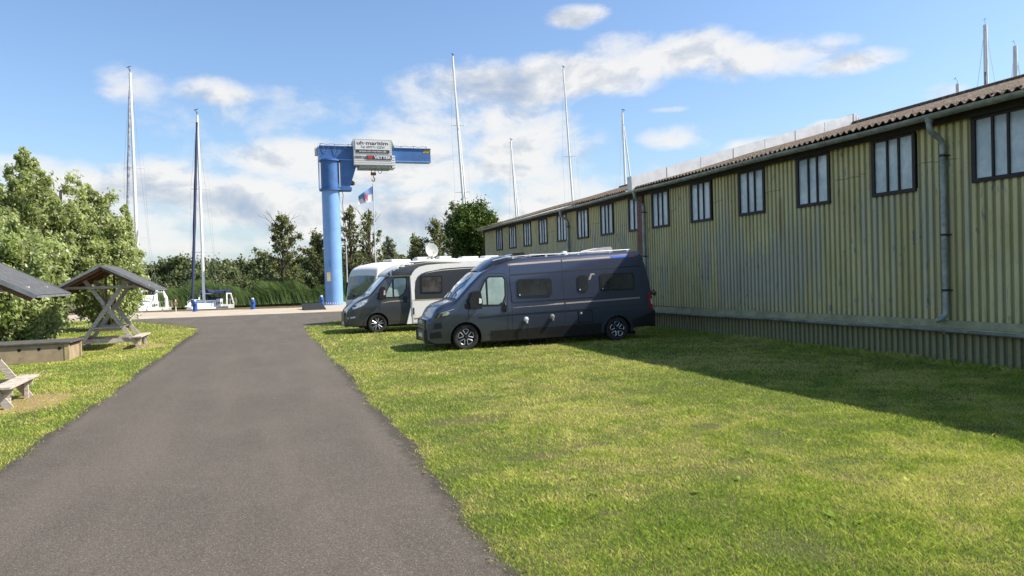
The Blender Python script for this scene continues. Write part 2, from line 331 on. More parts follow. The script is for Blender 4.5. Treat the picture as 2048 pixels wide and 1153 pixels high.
def mat_water():
    m = bpy.data.materials.new('harbour_water'); m.use_nodes = True; g = N(m.node_tree)
    P = g.n('ShaderNodeNewGeometry').outputs['Position']
    bs = g.n('ShaderNodeBsdfPrincipled', Base_Color=(.02,.035,.03,1), Roughness=.08, IOR=1.33)
    bp = g.n('ShaderNodeBump', Strength=.5, Distance=.05, Height=g.noise(P, 1.6, 5, .6)); g.nt.links.new(bp.outputs[0], bs.inputs['Normal'])
    g.n('ShaderNodeOutputMaterial', Surface=bs.outputs[0]); return m
def mat_frost():
    m = bpy.data.materials.new('frosted_pane'); m.use_nodes = True; g = N(m.node_tree)
    P = g.n('ShaderNodeNewGeometry').outputs['Position']
    n = g.m('ADD', g.m('MULTIPLY', g.noise(P, 5, 6, .7), .5), g.m('MULTIPLY', g.noise(P, .9, 2), .5)); f = g.noise(P, 40, 4, .7)
    c = g.mix(g.sstep(n, .35, .68), (.44,.51,.55), (.74,.80,.82)); c = g.mix(g.m('MULTIPLY', g.sstep(f, .5, .7), .35), c, (.25,.29,.30))
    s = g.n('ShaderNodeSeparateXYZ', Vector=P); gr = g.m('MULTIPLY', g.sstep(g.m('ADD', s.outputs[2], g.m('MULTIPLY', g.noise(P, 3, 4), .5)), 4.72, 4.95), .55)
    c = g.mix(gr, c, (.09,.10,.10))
    g.n('ShaderNodeOutputMaterial', Surface=g.n('ShaderNodeBsdfPrincipled', Base_Color=c, Roughness=.28).outputs[0]); return m
M_ground = mat_ground(); M_asph = mat_asphalt(); M_grass = mat_grass(); M_clad = mat_cladding(); M_roof = mat_roof(); M_brick = mat_brick(); M_water = mat_water(); M_frost = mat_frost()
M_sand = simple('pale_quay_concrete', (.42,.36,.28), .9, var=.12, vscale=.7, bump=.4, bscale=60, dirt=((.30,.25,.19), 3, .5))
M_zinc = simple('grey_zinc', (.30,.33,.31), .5, metal=.35, var=.25, vscale=5, dirt=((.10,.11,.10), 9, .6))
M_darkframe = simple('dark_brown_frame', (.018,.012,.010), .6, var=.3, vscale=12)
M_black = simple('black_rubber', (.012,.012,.013), .75, var=.2)
M_tyre = simple('tyre_rubber', (.022,.021,.021), .85, var=.25, vscale=14, dirt=((.07,.065,.055), 6, .5))
M_blackpl = simple('black_plastic', (.014,.014,.016), .38, var=.15)
M_silver = simple('bright_alloy', (.62,.63,.65), .28, metal=.9, var=.05)
M_glassd = simple('dark_acrylic', (.03,.032,.036), .05, var=.3, vscale=1.5, coat=1, coatr=.02)
M_white = simple('white_paint', (.74,.74,.72), .35, var=.04, vscale=2, coat=.3)
M_whitegel = simple('white_gelcoat', (.80,.80,.77), .35, var=.06, vscale=1.5, dirt=((.5,.5,.46), 3, .4))
M_alu = simple('anodised_aluminium', (.66,.67,.68), .4, metal=.25, var=.08)
M_navy = simple('navy_canvas', (.015,.025,.075), .8, var=.25, vscale=8)
M_woodg = mat_wood('grey_weathered_wood', (.30,.26,.22), (.62,.56,.49))
M_woodb = mat_wood('brown_stained_wood', (.10,.05,.028), (.20,.105,.055))
M_felt = simple('grey_roofing_felt', (.085,.088,.092), .85, var=.25, vscale=9, bump=.5, bscale=120)
M_feltedge = simple('pale_felt_edge', (.16,.175,.18), .6, var=.2)
M_conc = simple('old_concrete', (.34,.26,.165), .92, var=.16, vscale=3, bump=.4, bscale=50, dirt=((.16,.135,.10), 4, .7))
M_bark = simple('bark', (.075,.058,.042), .95, var=.35, vscale=12, bump=.8, bscale=30)
M_deadwood = simple('dead_twigs', (.17,.145,.12), .9, var=.2)

# ------------------------------------------------------------------ the setting
# ground: one sheet, dipping under the harbour basin, rising again on the far bank and reaching the horizon
def ground():
    edge = [(-400,110),(-40,67.5),(-10,61.6),(3.7,57.6),(3.7,63.4),(60,63.4),(400,63.4)]
    far = [(-400,150),(-40,73),(-10,70.5),(3.7,70),(3.8,70),(60,78),(400,160)]
    V = []; F = []
    rows = [[(x*1.0,-300,0) for x,y in edge], [(x,3,0) for x,y in edge], [(x,y,0) for x,y in edge], [(x,y+.01,-2) for x,y in edge],
            [(x,y,-2) for x,y in far], [(x,y+.6,.05) for x,y in far], [(x*1.0,400+y*0,.3) for x,y in far], [(x*6,3500,0) for x,y in far]]
    rows[0] = [(x*8,-600,0) for x,y in edge]
    for r in rows: V += r
    n = len(edge)
    for i in range(len(rows)-1):
        for j in range(n-1): F.append((i*n+j, i*n+j+1, (i+1)*n+j+1, (i+1)*n+j))
    tag(MB().add(V,F).build('ground', M_ground, fix=False), kind='structure')
    bm = MB().add([(-400,56,-.85),(400,56,-.85),(400,165,-.85),(-400,165,-.85)], [(0,1,2,3)]); tag(bm.build('water', M_water, fix=False), kind='structure')
ground()
def wig(a, b, n, amp, seed):
    r = random.Random(seed); out = []
    for i in range(n):
        t = i/n; out.append((a[0]+(b[0]-a[0])*t + r.uniform(-amp,amp), a[1]+(b[1]-a[1])*t))
    return out
def edge_r(y):   # x of the right edge of the lane
    return 1.53 + .05*sin(y*.9) + .03*sin(y*3.1+1) + .018*sin(y*7.7) - .012*max(0,y-14)
def edge_l(y):
    return -2.92 + .05*sin(y*.8+2) + .03*sin(y*2.7) + .015*sin(y*8.3) - .010*max(0,y-14)
road_poly = [(edge_l(y), y) for y in np.arange(-12, 34.5, .25)] + [(-3.2,35.2),(-3.6,37.4),(-4.5,40),(-5.9,43.5),(-7.2,46),(-9,47.6),(-16,50.5),(-60,64)] + [(-60,71),(-40,61.5),(-10,49.3),(3.7,47.3),(14,47.0),(60,47)] + [(60,44),(13.5,44),(9,41.0),(5.5,39.3),(3.4,37.0),(2.2,34.4),(1.35,32.6)] + [(edge_r(y), y) for y in np.arange(32, -12, -.25)]
def sheet(name, poly, z, mat):
    bm = bmesh.new(); f = bm.faces.new([bm.verts.new((x,y,z)) for x,y in poly]); f.normal_update(); bmesh.ops.triangulate(bm, faces=[f]); bmesh.ops.recalc_face_normals(bm, faces=bm.faces)
    for f in bm.faces:
        if f.normal.z < 0: f.normal_flip()
    me = bpy.data.meshes.new(name); bm.to_mesh(me); bm.free(); me.materials.append(mat); o = bpy.data.objects.new(name, me); COL.objects.link(o); return tag(o, kind='structure')
sheet('road', road_poly, .006, M_asph)
sheet('quay_pavement', [(-60,70.9),(-40,61.4),(-10,49.2),(3.7,47.2),(14,46.9),(60,46.9),(60,63.3),(3.75,63.3),(3.65,57.55),(-10,61.5),(-40,67.4),(-60,78)], .004, M_sand)
MBk = MB(); 
for a, b in (((-40,67.35),(-10,61.45)),((-10,61.45),(3.6,57.5)),((3.85,63.2),(40,63.2))): MBk.bar((a[0],a[1],.06),(b[0],b[1],.06),.3,.14)
tag(MBk.build('quay_kerb', M_conc), kind='structure')

# ------------------------------------------------------------------ grass (stuff)
def blades(name, regions, label):
    VV = []; RR = []
    for (x0, x1, y0, y1, dens, h, wd) in regions:
        n = int((x1-x0)*(y1-y0)*dens); x = rng.uniform(x0, x1, n); y = rng.uniform(y0, y1, n)
        er = 1.53+.05*np.sin(y*.9)+.03*np.sin(y*3.1+1)+.018*np.sin(y*7.7)-.012*np.maximum(0,y-14)
        elft = -2.92+.05*np.sin(y*.8+2)+.03*np.sin(y*2.7)+.015*np.sin(y*8.3)-.010*np.maximum(0,y-14)
        jit = rng.normal(0, .05, n) - .005
        ok = ((x > er + jit) & ~((y > 31) & (x < 1.2+(y-32)*.47))) | ((x < elft - jit) & ~((y > 34.5) & (x > -3.2-(y-35)*.42)))
        ok &= ~((x>-5.2)&(x<-3.6)&(y>13.6)&(y<15.7)&(rng.random(n)<.65)) & ~((x>-4.8)&(x<-3.4)&(y>25.2)&(y<27.4)&(rng.random(n)<.65))
        # thin, worn patches
        pn = np.sin(x*1.7+1.3*np.sin(y*1.1))*np.sin(y*1.45+1.1*np.sin(x*1.3)) + .5*np.sin(x*4.1+y*2.3)*np.sin(y*3.7-x)
        ok &= rng.random(n) < np.clip(1.35-.9*np.maximum(0, pn-.45), .5, 1)
        for bx, by, bw, bh in ((2.75,7.15,.45,.16),(3.45,7.35,.35,.12),(2.55,9.4,.7,.3),(4.6,6.1,.3,.1),(2.6,5.2,.12,.08),(5.2,7.6,.2,.15)):
            ok &= ~((((x-bx)/bw)**2+((y-by)/bh)**2 + rng.normal(0,.25,n) < 1) & (rng.random(n)<.8))
        x = x[ok]; y = y[ok]; n = len(x)
        cl = .5+.5*np.sin(x*2.9+2*np.sin(y*2.1))*np.sin(y*3.3+1.5*np.sin(x*1.9))
        hh = h*rng.uniform(.35,1.15,n)*(.65+.6*cl); tall = rng.random(n) < .02; hh[tall] *= 1.5
        a = rng.uniform(0,2*pi,n); ln = rng.uniform(.1,1.3,n)*hh; la = rng.uniform(0,2*pi,n)
        wv = wd*rng.uniform(.6,1.4,n)
        dx = np.cos(a)*wv/2; dy = np.sin(a)*wv/2; z0 = np.zeros(n)
        lx = np.cos(la)*ln-.05*hh; ly = np.sin(la)*ln
        v = np.stack([np.stack([x-dx,y-dy,z0],1), np.stack([x+dx,y+dy,z0],1), np.stack([x+dx*.7+lx*.45,y+dy*.7+ly*.45,hh*.62],1), np.stack([x+lx,y+ly,hh],1)],1)
        VV.append(v.reshape(-1,3)); RR.append(np.repeat(np.clip(rng.normal(.42,.30,n),0,1),4))
    V = np.concatenate(VV); R = np.concatenate(RR); nq = len(V)//4; b = np.arange(nq)[:,None]*4
    F = np.concatenate([b+np.array([0,1,2]), b+np.array([0,2,3])],0)
    o = arrmesh(name, V, F, M_grass, attrs={'rnd':R}); tag(o, label, 'grass', kind='stuff')
G = 1.0
def regs(x0, x1, lst): return [(x0, min(x1,xm), a, b, d*G, h, wd) for a, b, xm, d, h, wd in lst]
blades('lawn_grass', regs(1.3, 13, [(.5,3.0,8,1600,.045,.007),(3.0,5.5,9,7600,.036,.0036),(5.5,7.5,12.75,4800,.036,.0044),(7.5,10,12.75,3000,.037,.0056),(10,14,12.75,1600,.038,.008),(14,20,12.75,760,.042,.012),(20,30,12.75,240,.055,.02),(30,41,12.7,90,.06,.03)]), 'short dry mown lawn right of the asphalt lane, worn thin in places')
blades('verge_grass', [(-7,-2.7,2,8.5,1500,.045,.007),(-8,-2.7,8.5,12,2600,.040,.0052),(-9,-2.7,12,18,1400,.042,.0075),(-10,-2.7,18,26,700,.046,.012),(-11,-2.7,26,36,320,.052,.017),(-14,-2.9,36,52,60,.07,.035)], 'bright green grass verge left of the asphalt lane under the picnic tables')
blades('fence_line_grass', [(12.3,12.78,5,41,900,.11,.010)], 'taller ragged grass in the shade along the foot of the cladding')
# broad leaved weeds in the lawn
def weeds():
    V = []; F = []; R = []
    for k in range(110):
        y = 4.2+ (random.random()**1.6)*13; x = random.uniform(1.8, min(12, 1.8+y*1.05)); s = random.uniform(.02,.05)
        for j in range(random.randint(4,8)):
            a = random.uniform(0,2*pi); l = s*random.uniform(.7,1.5); u = random.uniform(.2,.7)
            d = Vector((cos(a),sin(a),u)); p = Vector((-sin(a),cos(a),0))*l*.28; o = Vector((x,y,.012)); b = len(V)
            V += [o, o+d*l*.5+p, o+d*l, o+d*l*.5-p]; F.append((b,b+1,b+2,b+3)); R += [random.uniform(.0,.35)]*4
    o = arrmesh('weeds', np.array([tuple(v) for v in V]), np.array(F), M_grass, attrs={'rnd':np.array(R)}); tag(o, 'small broad leaved weeds dotted through the sunny lawn', 'weeds', kind='stuff')
weeds()
def litter():   # dead leaves and crumbs along the lane edge and on the asphalt
    V = []; F = []; R = []
    for k in range(480):
        y = random.uniform(4,16); e = edge_r(y) if random.random()<.8 else edge_l(y); x = e + random.gauss(0,.07); s = random.uniform(.005,.02); a = random.uniform(0,pi)
        b = len(V); z = .014
        for t in range(4):
            q = a+t*pi/2; V.append((x+cos(q)*s*(1 if t%2 else .5), y+sin(q)*s*(1 if t%2 else .5), z+random.uniform(0,.014)))
        F.append((b,b+1,b+2,b+3))
    o = arrmesh('dead_leaves', np.array(V), np.array(F), simple('dead_leaf', (.22,.14,.075), .8, var=.5, vscale=3)); tag(o, 'brown dead leaves and crumbs scattered along the lane edges', 'leaves', kind='stuff')
litter()

# ------------------------------------------------------------------ warehouse
def warehouse():
    R = empty('warehouse', (12.8,0,0)); tag(R, 'long low warehouse clad in weathered yellow green corrugated sheet', 'building')
    wx = 12.8; Y0, Y1 = -6.0, 42.0
    wins = [39.5,37.15,34.8,32.58,30.23,27.96,25.69,23.33] ; near = [20.6+1.04,19.24,16.82,14.48,12.12,9.77,7.42,5.07,2.72]
    wl = [(y-1.06 if i else y-1.02, y) for i, y in enumerate(wins+near)]
    zb, zt = 3.55, 4.73
    # corrugated sheets: profile along y, openings left for windows
    pitch = .156; prof = [(0,0),(.072,0),(.086,.034),(.142,.034),(.156,0)]
    ys = []; y = Y0
    k = 0
    pts = []
    while y < Y1:
        for a, d in prof[:-1]: pts.append((y+a, d))
        y += pitch
    pts = [p for p in pts if p[0] <= Y1] + [(Y1,0)]
    def inwin(a, b):
        m = (a+b)/2
        return any(l-.02 < m < h+.02 for l, h in wl)
    def sheet(z0, z1, xo, skip=False, amp=1):
        mb = MB()
        for (a, da), (b, db) in zip(pts, pts[1:]):
            segs = [(z0,z1)]
            if skip and inwin(a, b): segs = [(z0, zb+.01),(zt-.01,z1)]
            for s0, s1 in segs:
                if s1-s0 < .005: continue
                mb.add([(xo+da*amp,a,s0),(xo+db*amp,b,s0),(xo+db*amp,b,s1),(xo+da*amp,a,s1)], [(0,1,2,3)])
        return mb
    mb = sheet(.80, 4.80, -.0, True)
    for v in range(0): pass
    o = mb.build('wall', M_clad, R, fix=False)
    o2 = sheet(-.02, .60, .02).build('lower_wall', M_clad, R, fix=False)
    # solid core behind the sheets (gable walls, far wall) 
    c = MB(); c.box(.12, Y0, 0, 19.3, Y1, 4.7)
    c.build('wall_core', simple('dark_masonry', (.05,.04,.03), .9), R)
    for yy in (Y0-.003, Y1+.003):
        g = MB(); g.add([(.06,yy,0),(19.34,yy,0),(19.34,yy,4.85),(9.7,yy,7.5),(.06,yy,4.85)], [(0,1,2,3,4)]); g.build('gable_wall', M_clad, R, fix=False)
    # ledge board and the pipe below it
    lb = MB(); seg = [(-6,.70),(4,.70),(9,.70),(12,.70),(14.5,.685),(17,.665),(19,.645),(21.7,.63),(30,.62),(42,.62)]
    for (a, za), (b, z_b) in zip(seg, seg[1:]):
        lb.bar((-.030,a,za+.075),(-.030,b,z_b+.075),.06,.15); lb.bar((-.085,a,za-.012),(-.085,b,z_b-.012),.17,.030)
    lb.build('ledge_board', mat_clad_plain(), R)
    pb = MB(); pp = []
    for i in range(97):
        yy = -6+i*.5; z = np.interp(yy,[s[0] for s in seg],[s[1] for s in seg]); pp.append((-.165, yy, z-.055+.008*sin(yy*1.3)))
    pb.tube(pp, .038, 10); pb.build('wall_pipe', simple('dull_painted_pipe', (.20,.205,.17), .5, var=.3, vscale=4, dirt=((.08,.085,.07),6,.6)), R, smooth=True)
    for yy in (7.9,10.35,13.3,16.6,19.6):
        k_ = MB(); k_.bar((-.16,yy,.60),(-.03,yy,.58),.03,.03); k_.tube([(-.03,yy,.56),(-.03,yy,.30)], .012, 6); k_.build('pipe_bracket', M_zinc, R)
    # fascia
    f = MB(); f.box(-.14, Y0, 4.735, -.10, Y1, 4.90); f.box(-.30, Y0, 4.895, .10, Y1, 4.915); f.build('fascia', simple('dark_eaves_board', (.022,.019,.016), .8, var=.3), R)
    # windows
    for l, h in wl:
        w_ = MB(); t = .06; X0, X1 = -.045, .07
        w_.box(X0,l-.03,zb-.05,X1,h+.03,zb+.03); w_.box(X0,l-.03,zt-.04,X1,h+.03,zt+.02)
        w_.box(X0,l-.03,zb+.03,X1,l+.045,zt-.04); w_.box(X0,h-.05,zb+.03,X1,h+.03,zt-.04)
        W_ = h-l; 
        for q in (.36,.635): w_.box(X0+.004,l+W_*q-.021,zb+.03,X1,l+W_*q+.021,zt-.04)
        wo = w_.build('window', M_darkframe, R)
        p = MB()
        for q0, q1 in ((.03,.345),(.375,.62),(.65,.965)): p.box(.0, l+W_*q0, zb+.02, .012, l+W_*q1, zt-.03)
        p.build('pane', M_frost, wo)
    # roof: corrugated fibre cement
    xe, xr, ze, zr = -.38, 9.7, 5.005, 7.68; cp = .177; n = int((Y1-Y0+.5)/cp*6)
    r = MB(); Vv = []; Ff = []
    for i in range(n+1):
        yy = Y0-.2+i*cp/6; dz = .034*cos(2*pi*yy/cp)
        for q, xx in enumerate((xe, xe+.001, 2.0, 4.5, 7.0, xr)):
            z = ze+(zr-ze)*(xx-xe)/(xr-xe)+dz
            if q == 0: z -= .016
            lap = .02 if q in (3,) else 0
            Vv.append((xx, yy, z+lap + .012*sin(yy*.7+xx)))
    for i in range(n):
        for q in range(5): Ff.append((i*6+q, i*6+q+1, (i+1)*6+q+1, (i+1)*6+q))
    r.add(Vv,Ff)
    r.add([(2*xr-x, y, z) for x,y,z in Vv if True], [tuple(reversed(f_)) for f_ in Ff])
    ro = r.build('roof', M_roof, R, smooth=True, fix=False)
    rc = MB(); rc.tube([(xr, Y0-.2, zr+.03),(xr, Y1+.2, zr+.03)], .11, 10); rc.build('ridge_cap', M_roof, R, smooth=True)
    # moss cushions and broken sheet crumbs on the roof edge
    ms = MB()
    for k in range(1500):
        yy = random.uniform(4, 41); xx = xe + abs(random.gauss(0,.9)) + .05; z = ze+(zr-ze)*(xx-xe)/(xr-xe); s = random.uniform(.014,.045)
        M = Matrix.Translation((xx,yy,z+.012)) @ Matrix.Rotation(random.uniform(0,6),4,'Z')
        ms.add([M @ Vector(p) for p in ((s,0,0),(0,s*.8,0),(-s,0,0),(0,-s*.8,0),(0,0,s*.7))], [(0,1,4),(1,2,4),(2,3,4),(3,0,4)])
    tag(ms.build('roof_moss', simple('dry_moss', (.20,.15,.10), .95, var=.6, vscale=11), R, fix=False), kind='stuff')
    # gutter: half round with joints and brackets
    gm = MB(); gx = -.44; pr = [(cos(t)*.098, sin(t)*.098) for t in np.linspace(pi, 2*pi, 9)]
    gl = [(Y0-.2+.6*i) for i in range(int((Y1-Y0+.5)/.6)+1)]
    vs = []; fs = []
    for yy in gl:
        zz = 4.905 + .010*sin(yy*.9) - .006*sin(yy*.31)
        for a, b in pr: vs.append((gx+a, yy, zz+b))
        for a, b in reversed(pr): vs.append((gx+a*.93, yy, zz+b*.93+.002))
    m_ = len(pr)*2
    for i in range(len(gl)-1):
        for q in range(m_): fs.append((i*m_+q, i*m_+(q+1)%m_, (i+1)*m_+(q+1)%m_, (i+1)*m_+q))
    gm.add(vs, fs)
    for i, yy in enumerate(np.arange(Y0, Y1, 1.0)):
        zz = 4.905+.010*sin(yy*.9)-.006*sin(yy*.31)
        gm.add([(gx+cos(t)*.104, yy+d, zz+sin(t)*.104) for d in (-.014,.014) for t in np.linspace(pi,2*pi,9)], [(q,q+1,q+10,q+9) for q in range(8)])
    gm.build('gutter', M_zinc, R, smooth=True, fix=False)
    # downpipes
    for yy, zbot in ((10.35, .86), (22.12, .86), (28.85, .86), (-2.0,.86)):
        d = MB(); d.tube([(gx,yy,4.86),(gx,yy,4.72),(gx+.005,yy,4.66),(gx+.05,yy,4.585),(gx+.13,yy,4.53),(gx+.25,yy,4.47),(gx+.315,yy,4.41),(gx+.34,yy,4.33),(-.10,yy,4.2),(-.10,yy,zbot+.2),(-.105,yy,zbot+.12),(-.13,yy+.02,zbot+.05),(-.18,yy+.07,zbot-.0),(-.20,yy+.12,zbot-.02)], .056, 12)
        d.tube([(gx,yy,4.90),(gx,yy,4.84),(gx,yy,4.76)], [.095,.085,.066], 12)
        dp = d.build('downpipe', M_zinc, R, smooth=True)
        for z in (4.12, 2.55, 1.45):
            e = MB(); e.tube([(-.10,yy,z-.025),(-.10,yy,z+.025)], .064, 12); e.box(-.05,yy-.09,z-.012,.0,yy+.09,z+.012)
            e.build('pipe_clamp', simple('dark_clamp', (.03,.032,.033), .6), dp)
    # fire wall: brick pilaster below, sheet metal cap running up the slope above
    b = MB(); b.box(-.06, 22.28, 0, .13, 22.66, 4.72); b.build('brick_pilaster', M_brick, R)
    cap = MB(); sl = (zr-ze)/(xr-xe); nP = 7
    for i in range(nP):
        a = xe-.06 + (xr-xe+.06)*i/nP; c_ = xe-.06 + (xr-xe+.06)*(i+1)/nP; j = .006*(i % 2)
        za, zc = ze+(a-xe)*sl, ze+(c_-xe)*sl; h = .42+j
        cap.add([(a,22.25-j,za-.1),(c_-.01,22.25-j,zc-.1),(c_-.01,22.25-j,zc+h),(a,22.25-j,za+h),(a,22.55+j,za-.1),(c_-.01,22.55+j,zc-.1),(c_-.01,22.55+j,zc+h),(a,22.55+j,za+h)],
                [(0,1,2,3),(7,6,5,4),(3,2,6,7),(0,3,7,4),(1,5,6,2)])
        cap.bar((c_-.01,22.242,zc-.05),(c_-.01,22.242,zc+h-.01),.010,.012,up=(1,0,0))
    cap.add([(xe-.06+p,22.24+0,ze-.08+q) for p, q in ((-.015,-.1),(.02,-.1),(.02,.46),(-.045,.50))]+[(xe-.06+p,22.56,ze-.08+q) for p, q in ((-.015,-.1),(.02,-.1),(.02,.46),(-.045,.50))], [(0,1,2,3),(7,6,5,4),(0,3,7,4),(3,2,6,7)])
    for q in range(3):
        a0 = xr + .12*q; h0 = .44-.05*q; cap.box(a0, 22.23-.01*q, zr-.1-(a0-xr)*sl, a0+.125, 22.57, zr+h0-.02*q)
    cap.build('fire_wall_cap', simple('pale_sheet_metal', (.70,.70,.69), .45, metal=.1, var=.10, vscale=3), R)
    # boarded end post of the far gable
    e = MB(); e.box(-.07, Y1-.02, 0, .02, Y1+.06, 4.8); e.build('corner_post', M_darkframe, R)
def mat_clad_plain():
    return simple('yellow_green_board', (.33,.32,.19), .65, var=.2, vscale=3, dirt=((.12,.125,.09), 5, .6))
# warehouse parts are built in metres from the wall plane
warehouse()

# ------------------------------------------------------------------ vehicle bodies
class Body:
    def __init__(s, top, bot, fx, fz, W, rad, crown=.03): s.top=top; s.bot=bot; s.fx=fx; s.fz=fz; s.W=W; s.rad=rad; s.crown=crown
    def I(s, t, x): return float(np.interp(x, [p[0] for p in t], [p[1] for p in t]))
    def zt(s, x): return s.I(s.top, x)
    def zb(s, x): return s.I(s.bot, x)
    def hw(s, x, z): return s.W*s.I(s.fx, x)*s.I(s.fz, z)
    def sec(s, x):
        zt, zb = s.zt(x), s.zb(x); r = min(s.I(s.rad, x), (zt-zb)*.45); P = [(0,zb),(s.hw(x,zb)*.7,zb),(s.hw(x,zb)-.05,zb+.005)]
        z0, z1 = zb+.05, zt-r; K = 12
        for i in range(K+1): z = z0+(z1-z0)*i/K; P.append((s.hw(x,z), z))
        h = s.hw(x, z1)
        for i in range(1,7): a = pi/2*i/6; P.append((h-r+r*cos(a), z1+r*sin(a)))
        for i in range(1,6): y = (h-r)*(1-i/5); P.append((y, zt+s.crown*(1-(y/(h-r+1e-6))**2)))
        return P
    def topz(s, x, y):
        zt = s.zt(x); r = min(s.I(s.rad, x), (zt-s.zb(x))*.45); h = s.hw(x, zt-r); y = abs(y)
        if y < h-r: return zt+s.crown*(1-(y/(h-r))**2)
        q = min(1,(y-h+r)/r); return zt-r+r*sqrt(1-q*q)
    def loft(s, xs):
        S = [s.sec(x) for x in xs]; m = len(S[0]); V = []; F = []
        ring = 2*m-2
        for x, P in zip(xs, S):
            V += [(x,-y,z) for y,z in P] + [(x,y,z) for y,z in reversed(P[1:-1])]
        for i in range(len(xs)-1):
            for k in range(ring): F.append((i*ring+k, i*ring+(k+1)%ring, (i+1)*ring+(k+1)%ring, (i+1)*ring+k))
        F.append(tuple(reversed(range(ring)))); F.append(tuple(range((len(xs)-1)*ring, len(xs)*ring)))
        return V, F
    def patch(s, name, poly, off, mat, parent, th=.0, side=-1, smooth=True):
        bm = bmesh.new(); f = bm.faces.new([bm.verts.new((x,0,z)) for x,z in poly]); f.normal_update(); bmesh.ops.triangulate(bm, faces=[f])
        xs = [p[0] for p in poly]; zs = [p[1] for p in poly]
        for a, lo, hi, st in ((0,min(xs),max(xs),.12),(2,min(zs),max(zs),.08)):
            t = lo+st
            while t < hi-.01:
                co = [0,0,0]; no = [0,0,0]; co[a] = t; no[a] = 1
                bmesh.ops.bisect_plane(bm, geom=bm.verts[:]+bm.edges[:]+bm.faces[:], plane_co=co, plane_no=no); t += st
        bmesh.ops.recalc_face_normals(bm, faces=bm.faces)
        if bm.faces[:] and sum(f.normal.y for f in bm.faces)*side < 0: bmesh.ops.reverse_faces(bm, faces=bm.faces[:])
        for v in bm.verts:
            x, z = v.co.x, v.co.z; h = s.hw(x, z); zt = s.zt(x); r = s.I(s.rad, x)
            if z > zt-r: q = min(1,(z-zt+r)/r); h = s.hw(x, zt-r)-r+r*sqrt(max(0,1-q*q))
            v.co.y = side*(h+off)
        if th:
            b0 = [e for e in bm.edges if e.is_boundary]; ex = bmesh.ops.extrude_edge_only(bm, edges=b0)
            for v in [g_ for g_ in ex['geom'] if isinstance(g_, bmesh.types.BMVert)]: v.co.y -= side*th
        me = bpy.data.meshes.new(name); bm.to_mesh(me); bm.free(); me.materials.append(mat)
        if smooth: me.polygons.foreach_set('use_smooth',[True]*len(me.polygons)); me.set_sharp_from_angle(angle=radians(35))
        o = bpy.data.objects.new(name, me); COL.objects.link(o); o.parent = parent; return o
    def toppatch(s, name, x0, x1, yf, off, mat, parent, nx=10, ny=14, yfrac=None):
        V = []; F = []
        for i in range(nx+1):
            x = x0+(x1-x0)*i/nx; zt = s.zt(x); r = min(s.I(s.rad, x),(zt-s.zb(x))*.45); h = (s.hw(x, zt-r)-r*.35)*yf
            for j in range(ny+1):
                y = -h+2*h*j/ny; V.append((x-off*.7, y, s.topz(x,y)+off))
        for i in range(nx):
            for j in range(ny): a = i*(ny+1)+j; F.append((a,a+ny+1,a+ny+2,a+1))
        return MB().add(V,F).build(name, mat, parent, smooth=True, fix=False)
def rr(x0, z0, x1, z1, r, n=4, sh=0):
    P = []
    for cx, cz, a0 in ((x1-r,z0+r,-pi/2),(x1-r,z1-r,0),(x0+r,z1-r,pi/2),(x0+r,z0+r,pi)):
        for i in range(n+1): a = a0+pi/2*i/n; P.append((cx+r*cos(a), cz+r*sin(a)+sh*(cx-x0)))
    return P
def band(pts, w):    # strip polygon following a line
    P = []; Q = []
    for i, (x, z) in enumerate(pts):
        a = Vector(pts[max(i-1,0)]); b = Vector(pts[min(i+1,len(pts)-1)]); d = (b-a).normalized(); nx, nz = -d.y, d.x
        ww = w[i] if isinstance(w, list) else w
        P.append((x+nx*ww/2, z+nz*ww/2)); Q.append((x-nx*ww/2, z-nz*ww/2))
    return P+Q[::-1]
def ringpoly(cx, cz, r0, r1, a0, a1, n=20):
    return [(cx+r1*cos(a0+(a1-a0)*i/n), cz+r1*sin(a0+(a1-a0)*i/n)) for i in range(n+1)] + [(cx+r0*cos(a1+(a0-a1)*i/n), cz+r0*sin(a1+(a0-a1)*i/n)) for i in range(n+1)]
def cut_wheels(o, wheels, W, r, blackmat):
    me = o.data; me.materials.append(blackmat)
    c = MB(); c.cur = 1
    for (x, z) in wheels:
        for sd in (-1,1):
            a, b = sorted((sd*(W+.2), sd*(W-.34))); pts = [(x+r*cos(t), z+r*sin(t)) for t in np.linspace(0, 2*pi, 41)[:-1]]
            c.prism(pts, a, b, 'y')
    cu = c.build('cutter', [blackmat, blackmat], o.parent); bpy.context.view_layer.update()
    md = o.modifiers.new('b', 'BOOLEAN'); md.object = cu; md.operation = 'DIFFERENCE'; md.solver = 'EXACT'
    dg = bpy.context.evaluated_depsgraph_get(); ev = o.evaluated_get(dg); nm = bpy.data.meshes.new_from_object(ev)
    o.modifiers.clear(); bpy.data.objects.remove(cu); o.data = nm
    nm.polygons.foreach_set('use_smooth',[True]*len(nm.polygons)); nm.set_sharp_from_angle(angle=radians(32))
